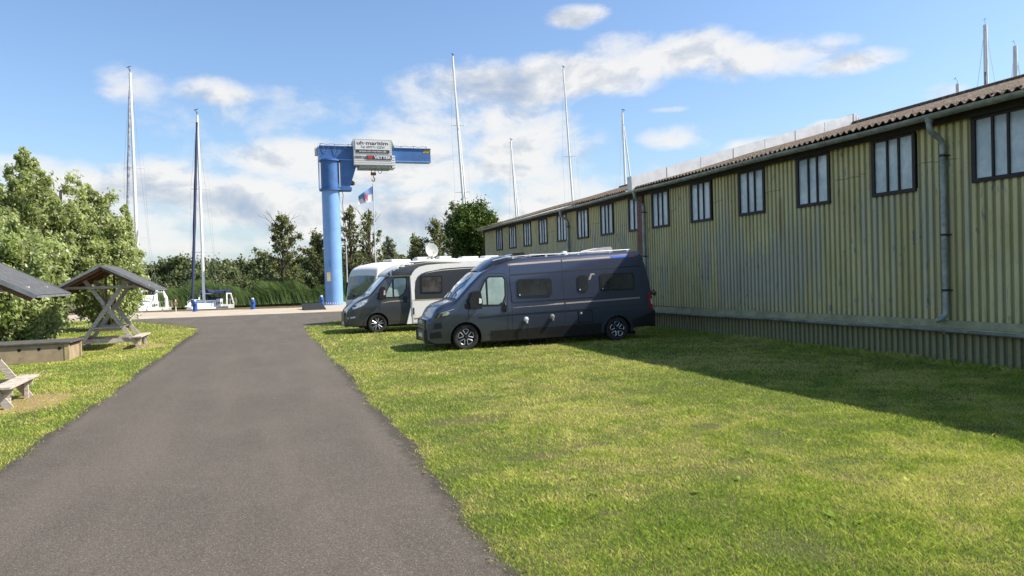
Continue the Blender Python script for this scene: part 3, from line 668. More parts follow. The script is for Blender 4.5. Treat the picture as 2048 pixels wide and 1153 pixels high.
def wheel(parent, x, y, z, r, style, side=-1, name='wheel'):
    M = Matrix.Translation((x,y,z)) @ Matrix.Rotation(pi/2*(1 if side < 0 else -1),4,'X')   # local +z points outwards
    t = MB(); t.lathe([(r*.66,-.11),(r*.9,-.115),(r*.985,-.09),(r,-.05),(r,.05),(r*.985,.09),(r*.93,.115),(r*.80,.122),(r*.66,.105)], 40, M, closed=True)
    wo = t.build(name, M_tyre, parent, smooth=True)
    d = MB(); d.lathe([(0.001,.02),(r*.60,.02),(r*.63,.06),(r*.66,.10),(r*.68,.108),(r*.69,.09)], 32, M)
    d.build('rim', M_blackpl, wo, smooth=True)
    s = MB()
    if style == 5:
        for k in range(5):
            a = 2*pi*k/5+pi/2
            def p(rr_, da, h=.085): return M @ Vector((rr_*r*cos(a+da), rr_*r*sin(a+da), h))
            pts = [p(.20,-.12,.075), p(.38,-.34), p(.56,-.42), p(.61,-.25), p(.625,0), p(.61,.25), p(.56,.42), p(.38,.34), p(.20,.12,.075)]
            s.tube(pts, .013, 6)
    else:
        for k in range(10):
            a = 2*pi*(k//2)/5 + (.16 if k%2 else -.16)+pi/2
            b = 2*pi*(k//2)/5 + (.10 if k%2 else -.10)+pi/2
            s.tube([M @ Vector((.14*r*cos(a*1.0), .14*r*sin(a), .07)), M @ Vector((.62*r*cos(b if 0 else a+(.1 if k%2 else -.1)), .62*r*sin(a+(.1 if k%2 else -.1)), .088))], .018, 6)
    s.build('spoke', M_silver, wo, smooth=True)
    h = MB(); h.lathe([(0.001,.095),(r*.11,.09),(r*.14,.06)], 16, M); h.build('hub_cap', M_blackpl, wo, smooth=True)
    return wo
def carpaint(name, col, metal=.35, rough=.38):
    m = bpy.data.materials.new(name); m.use_nodes = True; g = N(m.node_tree)
    co = g.n('ShaderNodeTexCoord').outputs['Object']; s = g.n('ShaderNodeSeparateXYZ', Vector=co)
    fl = g.noise(co, 260, 2, .5); c = g.mix(g.sstep(fl, .35, .7), tuple(x*.85 for x in col), tuple(min(1,x*1.2) for x in col))
    dust = g.m('MULTIPLY', g.sstep(g.m('ADD', s.outputs[2], g.m('MULTIPLY', g.noise(co, 3, 5), .5)), .85, .35), .35)
    c = g.mix(dust, c, (.14,.125,.10))
    ro = g.m('ADD', rough, g.m('MULTIPLY', g.noise(co, 5, 5, .7), .12))
    b = g.n('ShaderNodeBsdfPrincipled', Base_Color=c, Roughness=ro, Metallic=metal, Coat_Weight=.8, Coat_Roughness=.08)
    bp = g.n('ShaderNodeBump', Strength=.05, Distance=.02, Height=g.noise(co, 1.4, 2)); g.nt.links.new(bp.outputs[0], b.inputs['Coat Normal'])
    g.n('ShaderNodeOutputMaterial', Surface=b.outputs[0]); return m
M_vanpaint = carpaint('dark_blue_grey_paint', (.066,.080,.125), .65, .26)
M_camppaint = carpaint('anthracite_paint', (.080,.084,.095), .6, .34)
M_cabglass = simple('curtained_side_glass', (.28,.37,.34), .12, var=.22, vscale=2.2, coat=1, coatr=.02)
M_wsglass = simple('blinded_windscreen', (.16,.22,.28), .08, var=.3, vscale=1.5, coat=1, coatr=.02)
M_wsgreen = simple('greenish_windscreen', (.10,.15,.14), .08, var=.4, vscale=1.2, coat=1, coatr=.02)
M_stripe = simple('pale_taupe_stripe', (.34,.29,.27), .5, var=.03)
M_seam = simple('seam', (.012,.012,.014), .7, var=0)
M_hl = simple('headlamp_lens', (.03,.033,.038), .05, var=0, coat=1, coatr=.02)
M_hlb = simple('headlamp_bright', (.60,.63,.66), .12, metal=.7, var=.2, vscale=20)
M_red = simple('red_lens', (.35,.01,.012), .15, var=0, coat=.6)
M_orange = simple('orange_lens', (.7,.16,.03), .25, var=0)
M_plate = simple('number_plate_white', (.75,.75,.72), .45, var=0)

VT = [(0.07, 0.79), (0.08, 0.83), (0.112, 0.875), (0.185, 0.9), (0.211, 0.94), (0.237, 1.0), (0.289, 1.08), (0.341, 1.14), (0.466, 1.235), (0.591, 1.28), (0.83, 1.345), (0.935, 1.43), (1.25, 1.76), (1.564, 2.05), (1.69, 2.14), (1.81, 2.2), (2.042, 2.32), (2.32, 2.41), (2.488, 2.465), (3.2, 2.515), (4.2, 2.565), (6.3, 2.635), (6.52, 2.62), (6.58, 2.54), (6.66, 2.25), (6.75, 1.85), (6.83, 1.42), (6.87, 1.0), (6.885, 0.85)]
VB = [(0.07, 0.3), (0.122, 0.22), (0.279, 0.16), (0.66, 0.16), (1.6, 0.17), (3.0, 0.2), (4.7, 0.23), (6.0, 0.26), (6.3, 0.36), (6.885, 0.38)]
VFX = [(0.07, 0.66), (0.095, 0.72), (0.153, 0.78), (0.228, 0.82), (0.344, 0.885), (0.51, 0.935), (0.759, 0.972), (1.05, 0.995), (1.4, 1), (6.5, 1), (6.7, 0.985), (6.8, 0.97), (6.885, 0.94)]
VFZ = [(0,.955),(.25,.965),(.5,.99),(.8,1.0),(1.05,1.0),(1.15,.985),(1.3,.98),(1.9,.945),(2.2,.915),(2.6,.86)]
def camper_van():
    R = empty('camper_van', (3.97,19.60,0), radians(-2.0)); tag(R, 'dark blue grey high roof camper van backed up to the warehouse wall', 'van')
    B = Body(VT, VB, VFX, VFZ, 1.02, [(.07,.10),(.3,.12),(.7,.16),(.9,.10),(1.68,.10),(2.0,.20),(2.4,.24),(6.4,.22),(6.58,.16),(6.885,.10)])
    xs = [.07,.08,.095,.11,.14,.18,.205,.218,.23,.255,.28,.305,.33,.39,.45,.52,.6,.7,.83,.88,.93,1.0,1.1,1.2,1.3,1.4,1.5,1.6,1.66,1.72,1.78,1.86,2.0,2.1,2.2,2.3,2.45]+list(np.arange(2.7,6.2,.3))+[6.3,6.42,6.52,6.58,6.62,6.66,6.70,6.75,6.8,6.83,6.85,6.87,6.885]
    V, F = B.loft(xs); o = MB().add(V,F).build('body', M_vanpaint, R, smooth=True)
    wf, wr_ = (1.11,.34), (5.67,.31)
    cut_wheels(o, [wf, wr_], 1.02, .435, M_black)
    for (x, z) in (wf, wr_):
        for sd in (-1,1): wheel(R, x, sd*.885, .355 if x<3 else .345, .36, 5, sd)
    P = B.patch
    for sd in (-1,1):
        for (x, z) in (wf, wr_):
            P('wheel_arch', ringpoly(x, z, .432, .50, -.12, pi+.12, 22), .022, M_vanpaint, o, .03, sd)
        P('lower_trim', [(1.83,.49),(4.1,.535),(5.16,.545),(5.12,.24),(4.1,.215),(1.83,.20)], .012, M_blackpl, R, .012, sd)
        P('lower_trim', [(6.16,.60),(6.86,.80),(6.86,.40),(6.30,.38),(6.12,.42)], .012, M_blackpl, R, .012, sd)
        # cab door glass and door
        P('door_window_frame', [(1.30,1.17),(1.52,1.62),(1.68,1.93),(1.80,2.02),(2.22,2.01),(2.29,1.93),(2.28,1.42),(2.20,1.24),(2.08,1.165)], .004, M_blackpl, R, 0, sd)
        P('quarter_glass', [(1.44,1.24),(1.57,1.58),(1.70,1.86),(1.71,1.23)], .009, M_cabglass, R, 0, sd)
        P('door_window', [(1.765,1.225),(1.765,1.92),(1.82,1.97),(2.20,1.965),(2.245,1.90),(2.24,1.45),(2.17,1.28),(2.06,1.215)], .009, M_cabglass, R, 0, sd)
        for q in ([(1.19,1.25),(1.185,.95),(1.21,.80)], [(1.26,1.20),(1.53,1.73),(1.70,2.03),(1.82,2.09),(2.27,2.075),(2.34,1.99),(2.335,1.35),(2.31,.45)], [(1.72,.40),(2.31,.42)]):
            P('door_seam', band(q, .013), .0035, M_seam, R, 0, sd)
        P('door_handle', rr(2.13,.99,2.31,1.26,.07), .012, M_blackpl, R, .015, sd)
        h_ = MB(); y = sd*(B.hw(2.24,1.12)+.03); h_.tube([(2.25,y-sd*.02,1.24),(2.25,y+sd*.012,1.20),(2.25,y+sd*.012,1.05),(2.25,y-sd*.02,1.01)], .017, 8); h_.build('handle', M_blackpl, R, smooth=True)
        # pressed grooves of the side panel
        P('side_groove', band([(2.42,2.02),(4.4,2.10),(6.50,2.18)], .030), .004, M_seam, R, 0, sd)
        P('side_bead', band([(2.42,1.99),(2.47,1.30),(2.50,1.265),(4.4,1.31),(6.52,1.375),(6.50,2.12)], .022), .012, M_vanpaint, o, .014, sd)
        P('side_crease', band([(1.52,.90),(1.9,.925),(2.33,.945),(4.4,.985),(6.68,1.05)], .035), .016, M_vanpaint, o, .018, sd)
        P('panel_seam', band([(2.46,.36),(2.43,2.40)], .011), .0034, M_seam, R, 0, sd); P('panel_seam', band([(4.03,.24),(4.00,2.50)], .009), .0034, M_seam, R, 0, sd)
        P('panel_seam', band([(1.72,.175+.18),(2.4,.36),(4.05,.40)], .010), .0036, M_seam, R, 0, sd)
        # stripes
        P('side_stripe', band([(2.40,2.315),(3.98,2.385)], .05), .003, M_stripe, o, 0, sd); P('side_stripe', band([(4.03,2.387),(5.55,2.455)], .05), .003, M_stripe, o, 0, sd)
        P('blue_stripe', band([(5.56,2.455),(6.16,2.475)], .055), .0032, simple('blue_decal', (.03,.10,.50), .4, var=0), o, 0, sd)
        P('red_stripe', band([(6.16,2.475),(6.32,2.482)], .055), .0032, simple('red_decal', (.55,.06,.04), .4, var=0), o, 0, sd)
        P('side_stripe', band([(2.48,1.125),(4.02,1.165)], .042), .003, M_stripe, o, 0, sd); P('side_stripe', band([(4.06,1.166),(6.42,1.238)], .042), .003, M_stripe, o, 0, sd)
        P('side_emblem', [(4.80,1.82),(4.86,1.82),(4.92,1.95),(5.02,1.96),(4.99,2.0),(4.88,1.995)], .003, M_stripe, o, 0, sd)
        # acrylic habitation windows
        for (a, b_, c_, d_) in ((2.62,1.385,3.66,1.90),(4.45,1.47,4.775,1.965),(5.16,1.475,6.26,1.985)):
            f_ = P('window', rr(a,b_,c_,d_,.09 if c_-a > .5 else .12, 5), .016, M_blackpl, R, .02, sd)
            P('pane', rr(a+.045,b_+.04,c_-.045,d_-.04,.06 if c_-a > .5 else .08, 5), .020, M_glassd, f_, 0, sd)
            P('window_catch', rr(a+.05,b_+.05,a+.085,b_+.09,.012), .024, M_alu, f_, 0, sd)
    # service sockets and flap (near side)
    for (x, z, c) in ((2.85,.76,M_alu),(3.63,.80,M_zinc)):
        s_ = MB(); y = -(B.hw(x,z)); s_.lathe([(0.001,.055),(.05,.05),(.065,.02),(.075,0)], 16, Matrix.Translation((x,y,z)) @ Matrix.Rotation(pi/2,4,'X')); s_.box(x-.022,y-.10,z-.10,x+.022,y-.03,z+.01); s_.build('socket', c, R, smooth=False)
    c_ = MB(); yq = -(B.hw(2.9,.6)+.05); c_.tube([(2.87,yq-.04,.68),(2.89,yq-.03,.5),(2.90,yq,.3),(2.92,yq+.05,.08),(3.1,yq+.2,.02),(3.4,yq+.6,.02)], .010, 6); c_.build('hook_up_cable', M_black, R)
    P('service_flap', rr(4.43,.575,4.88,.945,.03,sh=.0), .008, M_blackpl, R, .01); P('flap_lid', rr(4.455,.60,4.855,.92,.03), .013, M_vanpaint, R, .006)
    P('flap_lock', rr(4.50,.84,4.55,.89,.02), .018, M_alu, R, .004)
    # front end
    B.toppatch('windscreen', .905, 1.66, .93, .006, M_wsglass, R)
    B.toppatch('cowl', .82, .908, .93, .004, M_blackpl, R, nx=3)
    for x0, x1, y0 in ((.94,1.26,-.55),(.94,1.26,.15)):
        wp = MB(); wp.tube([(.89,y0,1.42),(x0+.05,y0+.1,B.topz(.99,y0)+.03),(1.05,y0+.5,B.topz(1.05,y0)+.03)], .010, 6); wp.build('wiper', M_black, R)
    # hood seams
    for sd in (-1,1):
        sm = MB(); q = []
        for x in np.linspace(.27,.82,9): y = sd*(B.hw(x,1)*.86-.02); q.append((x, y, B.topz(x,y)+.002))
        sm.tube(q, .006, 5); sm.build('hood_seam', M_seam, R)
        # headlight: swept, on the corner
        hp = [(.24,.90),(.29,.98),(.38,1.06),(.50,1.115),(.66,1.145),(.86,1.165),(.74,1.06),(.62,.97),(.42,.91)]
        hl = P('headlight', hp, .010, M_hl, R, .03, sd)
        P('headlight_reflector', [(.46,.955),(.50,1.03),(.64,1.07),(.68,1.03),(.61,.975)], .014, M_hlb, hl, 0, sd)
        P('day_light', band([(.36,.93),(.44,1.04),(.66,1.10),(.80,1.14)], .012), .015, M_hlb, hl, 0, sd)
        # lower bumper intake and corner
        P('bumper_inset', [(.14,.34),(.14,.50),(.42,.55),(.46,.36)], .008, M_blackpl, R, .01, sd)
        P('fog_panel', [(.22,.60),(.46,.62),(.44,.78),(.28,.77)], .006, M_blackpl, R, .008, sd)
    gr = MB(); gr.box(-.155,-.58,.58,-.09,.58,.86); gr.build('grille', M_blackpl, R, bevel=.02).location.x = .195
    for z in (.63,.70,.77):
        g2 = MB(); g2.box(-.163,-.55,z,-.15,.55,z+.018); g2.build('grille_bar', M_zinc, R).location.x = .195
    em = MB(); 
    for k in range(4): em.box(-.168,-.26+k*.14,.735,-.15,-.16+k*.14,.83)
    em.build('front_emblem', M_alu, R).location.x = .195
    bu = MB(); bu.prism([(-.165,.25),(-.165,.56),(-.05,.56),(-.05,.22)], -.66, .66); bu.build('front_bumper', M_blackpl, R, bevel=.03).location.x = .195
    pl = MB(); pl.box(-.180,-.26,.36,-.166,.26,.47); pl.build('number_plate', M_plate, R).location.x = .195
    # mirrors
    for sd in (-1,1):
        y = sd*(B.hw(1.3,1.35)); m_ = MB()
        m_.box(1.10,min(y,y+sd*.10),1.14,1.42,max(y,y+sd*.10),1.27)
        m_.prism([(1.22,1.16),(1.50,1.14),(1.53,1.30),(1.49,1.55),(1.40,1.60),(1.28,1.57),(1.20,1.36)], *sorted((y+sd*.06,y+sd*.24)))
        mo = m_.build('mirror', M_blackpl, R, bevel=.02, smooth=True)
        q = MB(); q.prism([(1.44,1.27),(1.52,1.28),(1.515,1.40),(1.45,1.42)], *sorted((y+sd*.235,y+sd*.252))); q.build('indicator', M_plate, mo)
    # wind deflector fairing over the cab
    Vv = []; Ff = []; prf = [(1.60,2.18),(1.78,2.33),(2.02,2.49),(2.26,2.575),(2.50,2.60),(2.56,2.58)]
    nY = 12
    for k, (x, z) in enumerate(prf):
        wd = .86-.02*k
        for j in range(nY+1):
            t = -1+2*j/nY; Vv.append((x+.13*t*t, wd*t, z-.12*t*t*t*t))
    for k in range(len(prf)-1):
        for j in range(nY): a = k*(nY+1)+j; Ff.append((a,a+nY+1,a+nY+2,a+1))
    nb = len(Vv); Vv += [(x+.03,y,z-.06) for x,y,z in Vv]; Ff += [tuple(nb+i for i in reversed(f)) for f in Ff]
    per = [j for j in range(nY+1)] + [k*(nY+1)+nY for k in range(1,len(prf))] + [(len(prf)-1)*(nY+1)+j for j in range(nY-1,-1,-1)] + [k*(nY+1) for k in range(len(prf)-2,0,-1)]
    for i in range(len(per)): a, b_ = per[i], per[(i+1)%len(per)]; Ff.append((a,b_,nb+b_,nb+a))
    MB().add(Vv,Ff).build('wind_deflector', simple('glossy_black_blue', (.018,.022,.032), .12, var=0, coat=1), R, smooth=True)
    for sd in (-1,1):
        r_ = MB(); r_.tube([(2.0,sd*.72,2.44),(2.4,sd*.74,2.53),(2.9,sd*.74,2.56),(6.3,sd*.72,2.68)], .014, 6)
        for x in (2.6,3.6,4.6,5.6,6.2): r_.box(x-.03,sd*.73-.03,2.48+.03*(x-2.4)/1.2*.9,x+.03,sd*.73+.03,2.56+.03*(x-2.4)/1.2)
        r_.build('roof_rail', M_alu, R)
    k_ = MB(); k_.prism([(2.60,2.55),(2.70,2.63),(3.0,2.645),(3.02,2.56)], -.5, .5); k_.build('skylight', M_glassd, R, bevel=.02)
    k_ = MB(); k_.box(3.15,-.60,2.575,4.02,.35,2.61); k_.build('solar_panel', M_alu, R)
    k_ = MB(); k_.lathe([(0.001,.10),(.07,.09),(.10,.05),(.11,0)], 16, Matrix.Translation((4.25,-.5,2.58))); k_.build('roof_vent', M_white, R, smooth=True)
    k_ = MB(); k_.prism([(5.05,2.62),(5.12,2.68),(5.55,2.755),(5.80,2.765),(5.85,2.64)], -.42, .25); k_.build('roof_hatch', simple('milky_plastic', (.55,.53,.53), .3, var=.1), R, bevel=.02)
    k_ = MB(); k_.tube([(5.8,-.2,2.65),(5.95,-.2,2.72),(6.0,-.2,2.70)], .02, 6); k_.build('hatch_hinge', M_black, R)
    # rear lamps, bumper and bike rack mounts
    for sd in (-1,1):
        P('tail_light', [(6.70,1.38),(6.80,1.385),(6.845,1.0),(6.85,.88),(6.73,.93)], .014, M_red, R, .02, sd)
        P('reversing_light', [(6.775,1.19),(6.815,1.19),(6.83,1.04),(6.79,1.04)], .018, M_plate, R, 0, sd)
    rb = MB(); rb.box(6.78,-.93,.36,6.96,.93,.86); rb.build('rear_bumper', M_blackpl, R, bevel=.03)
    for y in (-.55,.45):
        k_ = MB(); k_.bar((6.66,y,1.93),(6.86,y,1.86),.05,.05); k_.bar((6.82,y,1.98),(6.92,y,1.84),.03,.03); k_.bar((6.84,y,1.33),(7.22,y,1.33),.04,.05); k_.bar((7.0,y,1.40),(7.18,y,1.26),.03,.04); k_.tube([(7.05,y-.05,1.38),(7.12,y,1.44),(7.2,y+.02,1.36)], .015, 6); k_.build('rack_mount', M_blackpl, R)
    u = MB(); u.box(.6,-.7,.14,6.4,.7,.24); u.tube([(2.3,-.5,.14),(3.6,-.45,.10)], .05, 8); u.build('underbody', M_black, R)
    # jack stand and step beneath the sill
    j = MB(); j.box(2.55,-.62,.06,2.75,-.50,.18); j.tube([(2.5,-.6,.0),(2.65,-.56,.12),(2.8,-.6,.0)], .015, 6); j.tube([(3.0,-.8,.0),(3.1,-.8,.2),(3.2,-.8,.0)], .012, 6); j.tube([(3.25,-.8,0),(3.35,-.8,.14),(3.42,-.8,0)], .012, 6); j.box(2.9,-.85,.0,3.4,-.7,.05); j.build('corner_steady', M_black, R)
camper_van()

def motorhome_grey():
    R = empty('motorhome', (2.66,27.55,0), radians(1.0)); tag(R, 'grey and white motorhome with a round dish on its roof', 'motorhome')
    T = [(-.02,.55),(0.0,.78),(.06,.90),(.14,.98),(.28,1.12),(.42,1.22),(.62,1.33),(.84,1.42),(.95,1.52),(1.2,1.80),(1.50,2.10),(1.62,2.16),(2.0,2.2),(2.6,2.22)]
    Bt = [(-.02,.34),(.08,.28),(.3,.25),(2.6,.27)]; FX = [(-.02,.62),(.03,.76),(.1,.83),(.25,.90),(.45,.95),(.8,.985),(1.1,1),(2.6,1)]
    B = Body(T, Bt, FX, VFZ, 1.0, [(-.02,.10),(.3,.14),(.8,.12),(1.5,.10),(2.6,.12)])
    V, F = B.loft([-.02,0,.03,.06,.1,.14,.2,.28,.35,.42,.52,.62,.73,.84,.9,.95,1.08,1.2,1.35,1.5,1.62,1.8,2.0,2.3,2.6]); o = MB().add(V,F).build('cab_body', M_camppaint, R, smooth=True)
    cut_wheels(o, [(1.11,.35)], 1.0, .42, M_black)
    P = B.patch
    for sd in (-1,1):
        wheel(R, 1.11, sd*.87, .35, .355, 10, sd); wheel(R, 5.3, sd*.92, .35, .355, 10, sd)
        P('wheel_arch', ringpoly(1.11,.35,.418,.475,-.15,pi+.15,22), .02, M_camppaint, o, .03, sd)
        P('door_window_frame', [(1.34,1.30),(1.56,1.72),(1.74,2.0),(1.84,2.08),(2.24,2.09),(2.31,2.04),(2.27,1.62),(2.15,1.42),(1.98,1.30)], .004, M_blackpl, R, 0, sd)
        P('quarter_glass', [(1.42,1.35),(1.58,1.68),(1.71,1.92),(1.71,1.34)], .009, M_cabglass, R, 0, sd)
        P('door_window', [(1.78,1.345),(1.78,2.0),(1.86,2.045),(2.22,2.05),(2.26,2.0),(2.22,1.64),(2.12,1.46),(1.96,1.35)], .009, M_cabglass, R, 0, sd)
        for q in ([(1.21,1.42),(1.20,.95),(1.22,.80)], [(2.36,2.10),(2.37,1.3),(2.36,.80),(2.18,.38)], [(1.62,.42),(2.18,.38)]): P('door_seam', band(q, .013), .0035, M_seam, R, 0, sd)
        P('door_handle', rr(2.10,1.08,2.28,1.36,.07), .014, M_blackpl, R, .015, sd)
        P('door_stripe', band([(1.29,1.12),(1.6,1.17),(2.30,1.185)], [.008,.03,.045]), .005, simple('champagne_stripe', (.42,.36,.20), .45, var=.05), R, 0, sd)
        hl = P('headlight', [(.10,.93),(.22,1.06),(.40,1.16),(.62,1.25),(.80,1.30),(.76,1.20),(.62,1.08),(.42,.97),(.24,.92)], .012, simple('clear_headlamp', (.45,.48,.50), .08, metal=.3, var=.5, vscale=14, coat=1), R, .03, sd)
        P('bumper_strip', [(.04,.62),(.30,.66),(.30,.60),(.04,.56)], .008, M_alu, R, .01, sd)
        y = sd*(B.hw(1.3,1.4)); m_ = MB(); m_.box(1.12,min(y,y+sd*.1),1.27,1.38,max(y,y+sd*.1),1.36); m_.prism([(1.20,1.30),(1.40,1.28),(1.42,1.50),(1.38,1.70),(1.28,1.72),(1.20,1.5)], *sorted((y+sd*.07,y+sd*.25)))
        mo = m_.build('mirror', M_blackpl, R, bevel=.02, smooth=True); q = MB(); q.prism([(1.33,1.42),(1.40,1.43),(1.40,1.60),(1.35,1.60)], *sorted((y+sd*.245,y+sd*.26))); q.build('indicator', simple('pinkish_lens', (.6,.45,.42), .3, var=0), mo)
    B.toppatch('windscreen', .875, 1.50, .93, .006, M_wsglass, R)
    g = MB(); g.box(-.05,-.5,.42,-.01,.5,.80); g.build('grille', M_blackpl, R, bevel=.02)
    g = MB(); g.box(-.06,-.26,.34,-.045,.26,.45); g.build('number_plate', M_plate, R)
    bu = MB(); bu.prism([(-.06,.28),(-.05,.42),(.05,.42),(.05,.26)], -.62, .62); bu.build('front_bumper', M_camppaint, R, bevel=.02)
    # coachbuilt living part
    HT = [(1.47,2.19),(1.55,2.26),(1.68,2.35),(1.84,2.45),(2.1,2.56),(2.4,2.65),(2.95,2.72),(4,2.74),(7.2,2.72),(7.28,2.66),(7.3,2.5)]
    HB = [(1.47,2.12),(1.6,2.10),(2.38,2.10),(2.44,.27),(7.1,.30),(7.3,.45)]
    H = Body(HT, HB, [(1.47,.66),(1.55,.78),(1.7,.88),(1.95,.96),(2.3,1),(7.2,1),(7.3,.96)], [(0,.99),(.4,1),(2.3,1),(2.8,.98)], 1.15, [(1.4,.03),(1.8,.08),(2.4,.10),(7.3,.10)], .02)
    V, F = H.loft([1.47,1.5,1.55,1.6,1.68,1.76,1.84,1.95,2.1,2.25,2.38,2.44,2.6,2.95,3.5,4,5,6,7,7.1,7.2,7.28,7.3]); ho = MB().add(V,F).build('living_body', M_whitegel, R, smooth=True)
    Q = H.patch; champ = MATS['champagne_stripe']
    for sd in (-1,1):
        Q('side_panel', [(2.54,1.19),(2.535,1.55),(2.57,1.90),(2.66,2.07),(2.80,2.18),(3.0,2.25),(3.65,2.36),(4.4,2.40),(5.17,2.41),(7.28,2.42),(7.28,1.20)], .004, M_camppaint, ho, 0, sd)
        Q('overcab_panel', [(1.49,2.14),(1.56,2.25),(1.70,2.355),(1.86,2.45),(2.1,2.55),(2.4,2.635),(2.9,2.66),(3.6,2.63),(4.48,2.57),(3.6,2.56),(3.03,2.52),(2.75,2.46),(2.58,2.36),(2.46,2.22),(2.42,2.13)], .004, M_camppaint, ho, 0, sd)
        Q('champagne_line', band([(1.98,2.37),(2.3,2.49),(2.6,2.56),(3.0,2.61),(3.6,2.61),(4.4,2.575)], [.004,.016,.03,.035,.028,.006]), .007, champ, ho, 0, sd)
        Q('champagne_line', band([(2.44,1.185),(4,1.19),(7.28,1.19)], .035), .007, champ, ho, 0, sd)
        Q('champagne_line', band([(2.97,2.19),(3.3,2.26),(3.65,2.30),(4.4,2.34),(5.2,2.36)], [.006,.022,.026,.026,.022]), .008, simple('cream_line', (.62,.60,.50), .45, var=0), ho, 0, sd)
        fr = Q('window', rr(2.76,1.43,3.62,2.09,.03), .016, M_blackpl, R, .02, sd); Q('pane', rr(2.81,1.48,3.57,2.04,.03), .020, simple('smoked_window', (.07,.066,.062), .1, var=.5, vscale=3, coat=.6), fr, 0, sd)
        fr = Q('window', rr(5.0,1.43,6.1,2.0,.05), .016, M_blackpl, R, .02, sd); Q('pane', rr(5.05,1.48,6.05,1.95,.03), .020, M_glassd, fr, 0, sd)
        Q('corner_trim', [(2.44,1.18),(2.50,1.18),(2.44,1.0),(2.44,.92),(2.42,.92)], .008, M_whitegel, R, 0, sd)
        Q('entry_panel', [(2.44,.90),(2.50,.90),(2.50,.64),(2.44,.64)], .010, M_camppaint, R, 0, sd)
        Q('side_marker', rr(2.50,.475,2.62,.51,.01), .012, M_orange, R, .005, sd)
        Q('skirt_seam', band([(2.46,.50),(4.5,.50),(7.25,.52)], .012), .005, simple('grey_seam', (.32,.32,.31), .6, var=0), R, 0, sd)
        Q('skirt_strip', [(2.44,.36),(2.44,.30),(7.1,.34),(7.1,.40)], .006, M_alu, R, 0, sd)
        # white wedge that closes the cab behind the door
        Wg = MB(); yy = sd*1.03; Wg.prism([(2.20,.29),(2.46,.29),(2.46,2.13),(2.42,2.13),(2.385,1.3),(2.38,.95)], *sorted((yy,sd*1.13))); Wg.build('cab_wedge', M_whitegel, R)
    # roof furniture
    for a, b_, c_, d_, h_ in ((2.75,-.75,3.30,-.2,.10),(3.7,-.5,4.2,.1,.12),(4.6,-.6,5.3,0,.09),(5.6,-.5,6.2,.2,.11)):
        k_ = MB(); k_.box(a,b_,2.72,c_,d_,2.74+h_); k_.build('roof_hatch', M_white, R, bevel=.04)
    d = MB(); M = Matrix.Translation((3.40,-.45,3.10)) @ Matrix.Rotation(radians(14),4,'Z') @ Matrix.Rotation(radians(78),4,'X')
    d.lathe([(0.001,0),(.1,.006),(.2,.028),(.275,.055),(.28,.055),(.2,.018),(.1,-.006),(0.001,-.012)], 28, M)
    ds = d.build('satellite_dish', simple('translucent_grey_dish', (.40,.42,.41), .45, var=.05), R, smooth=True)
    d = MB(); d.lathe([(0.001,.05),(.08,.04),(.09,0)], 14, Matrix.Translation((3.42,-.40,2.74))); d.tube([(3.42,-.40,2.74),(3.42,-.40,2.92),(3.40,-.43,3.08)], [.05,.035,.03], 8); d.bar((3.42,-.42,2.82),(3.40,-.82,2.98),.05,.03); d.box(3.36,-.87,2.96,3.44,-.80,3.03); d.build('dish_arm', simple('cream_plastic', (.62,.55,.36), .5, var=.1), ds)
    u = MB(); u.box(.5,-.7,.2,7.0,.7,.30); u.tube([(2.9,-.8,.28),(2.9,-.8,.05)], .03, 8); u.tube([(2.75,-.8,.26),(2.98,-.8,.12)], .02, 6); u.build('underbody', M_black, R)
    Q('tail_light', rr(7.15,.6,7.25,1.1,.03), .01, M_red, R, .01)
motorhome_grey()

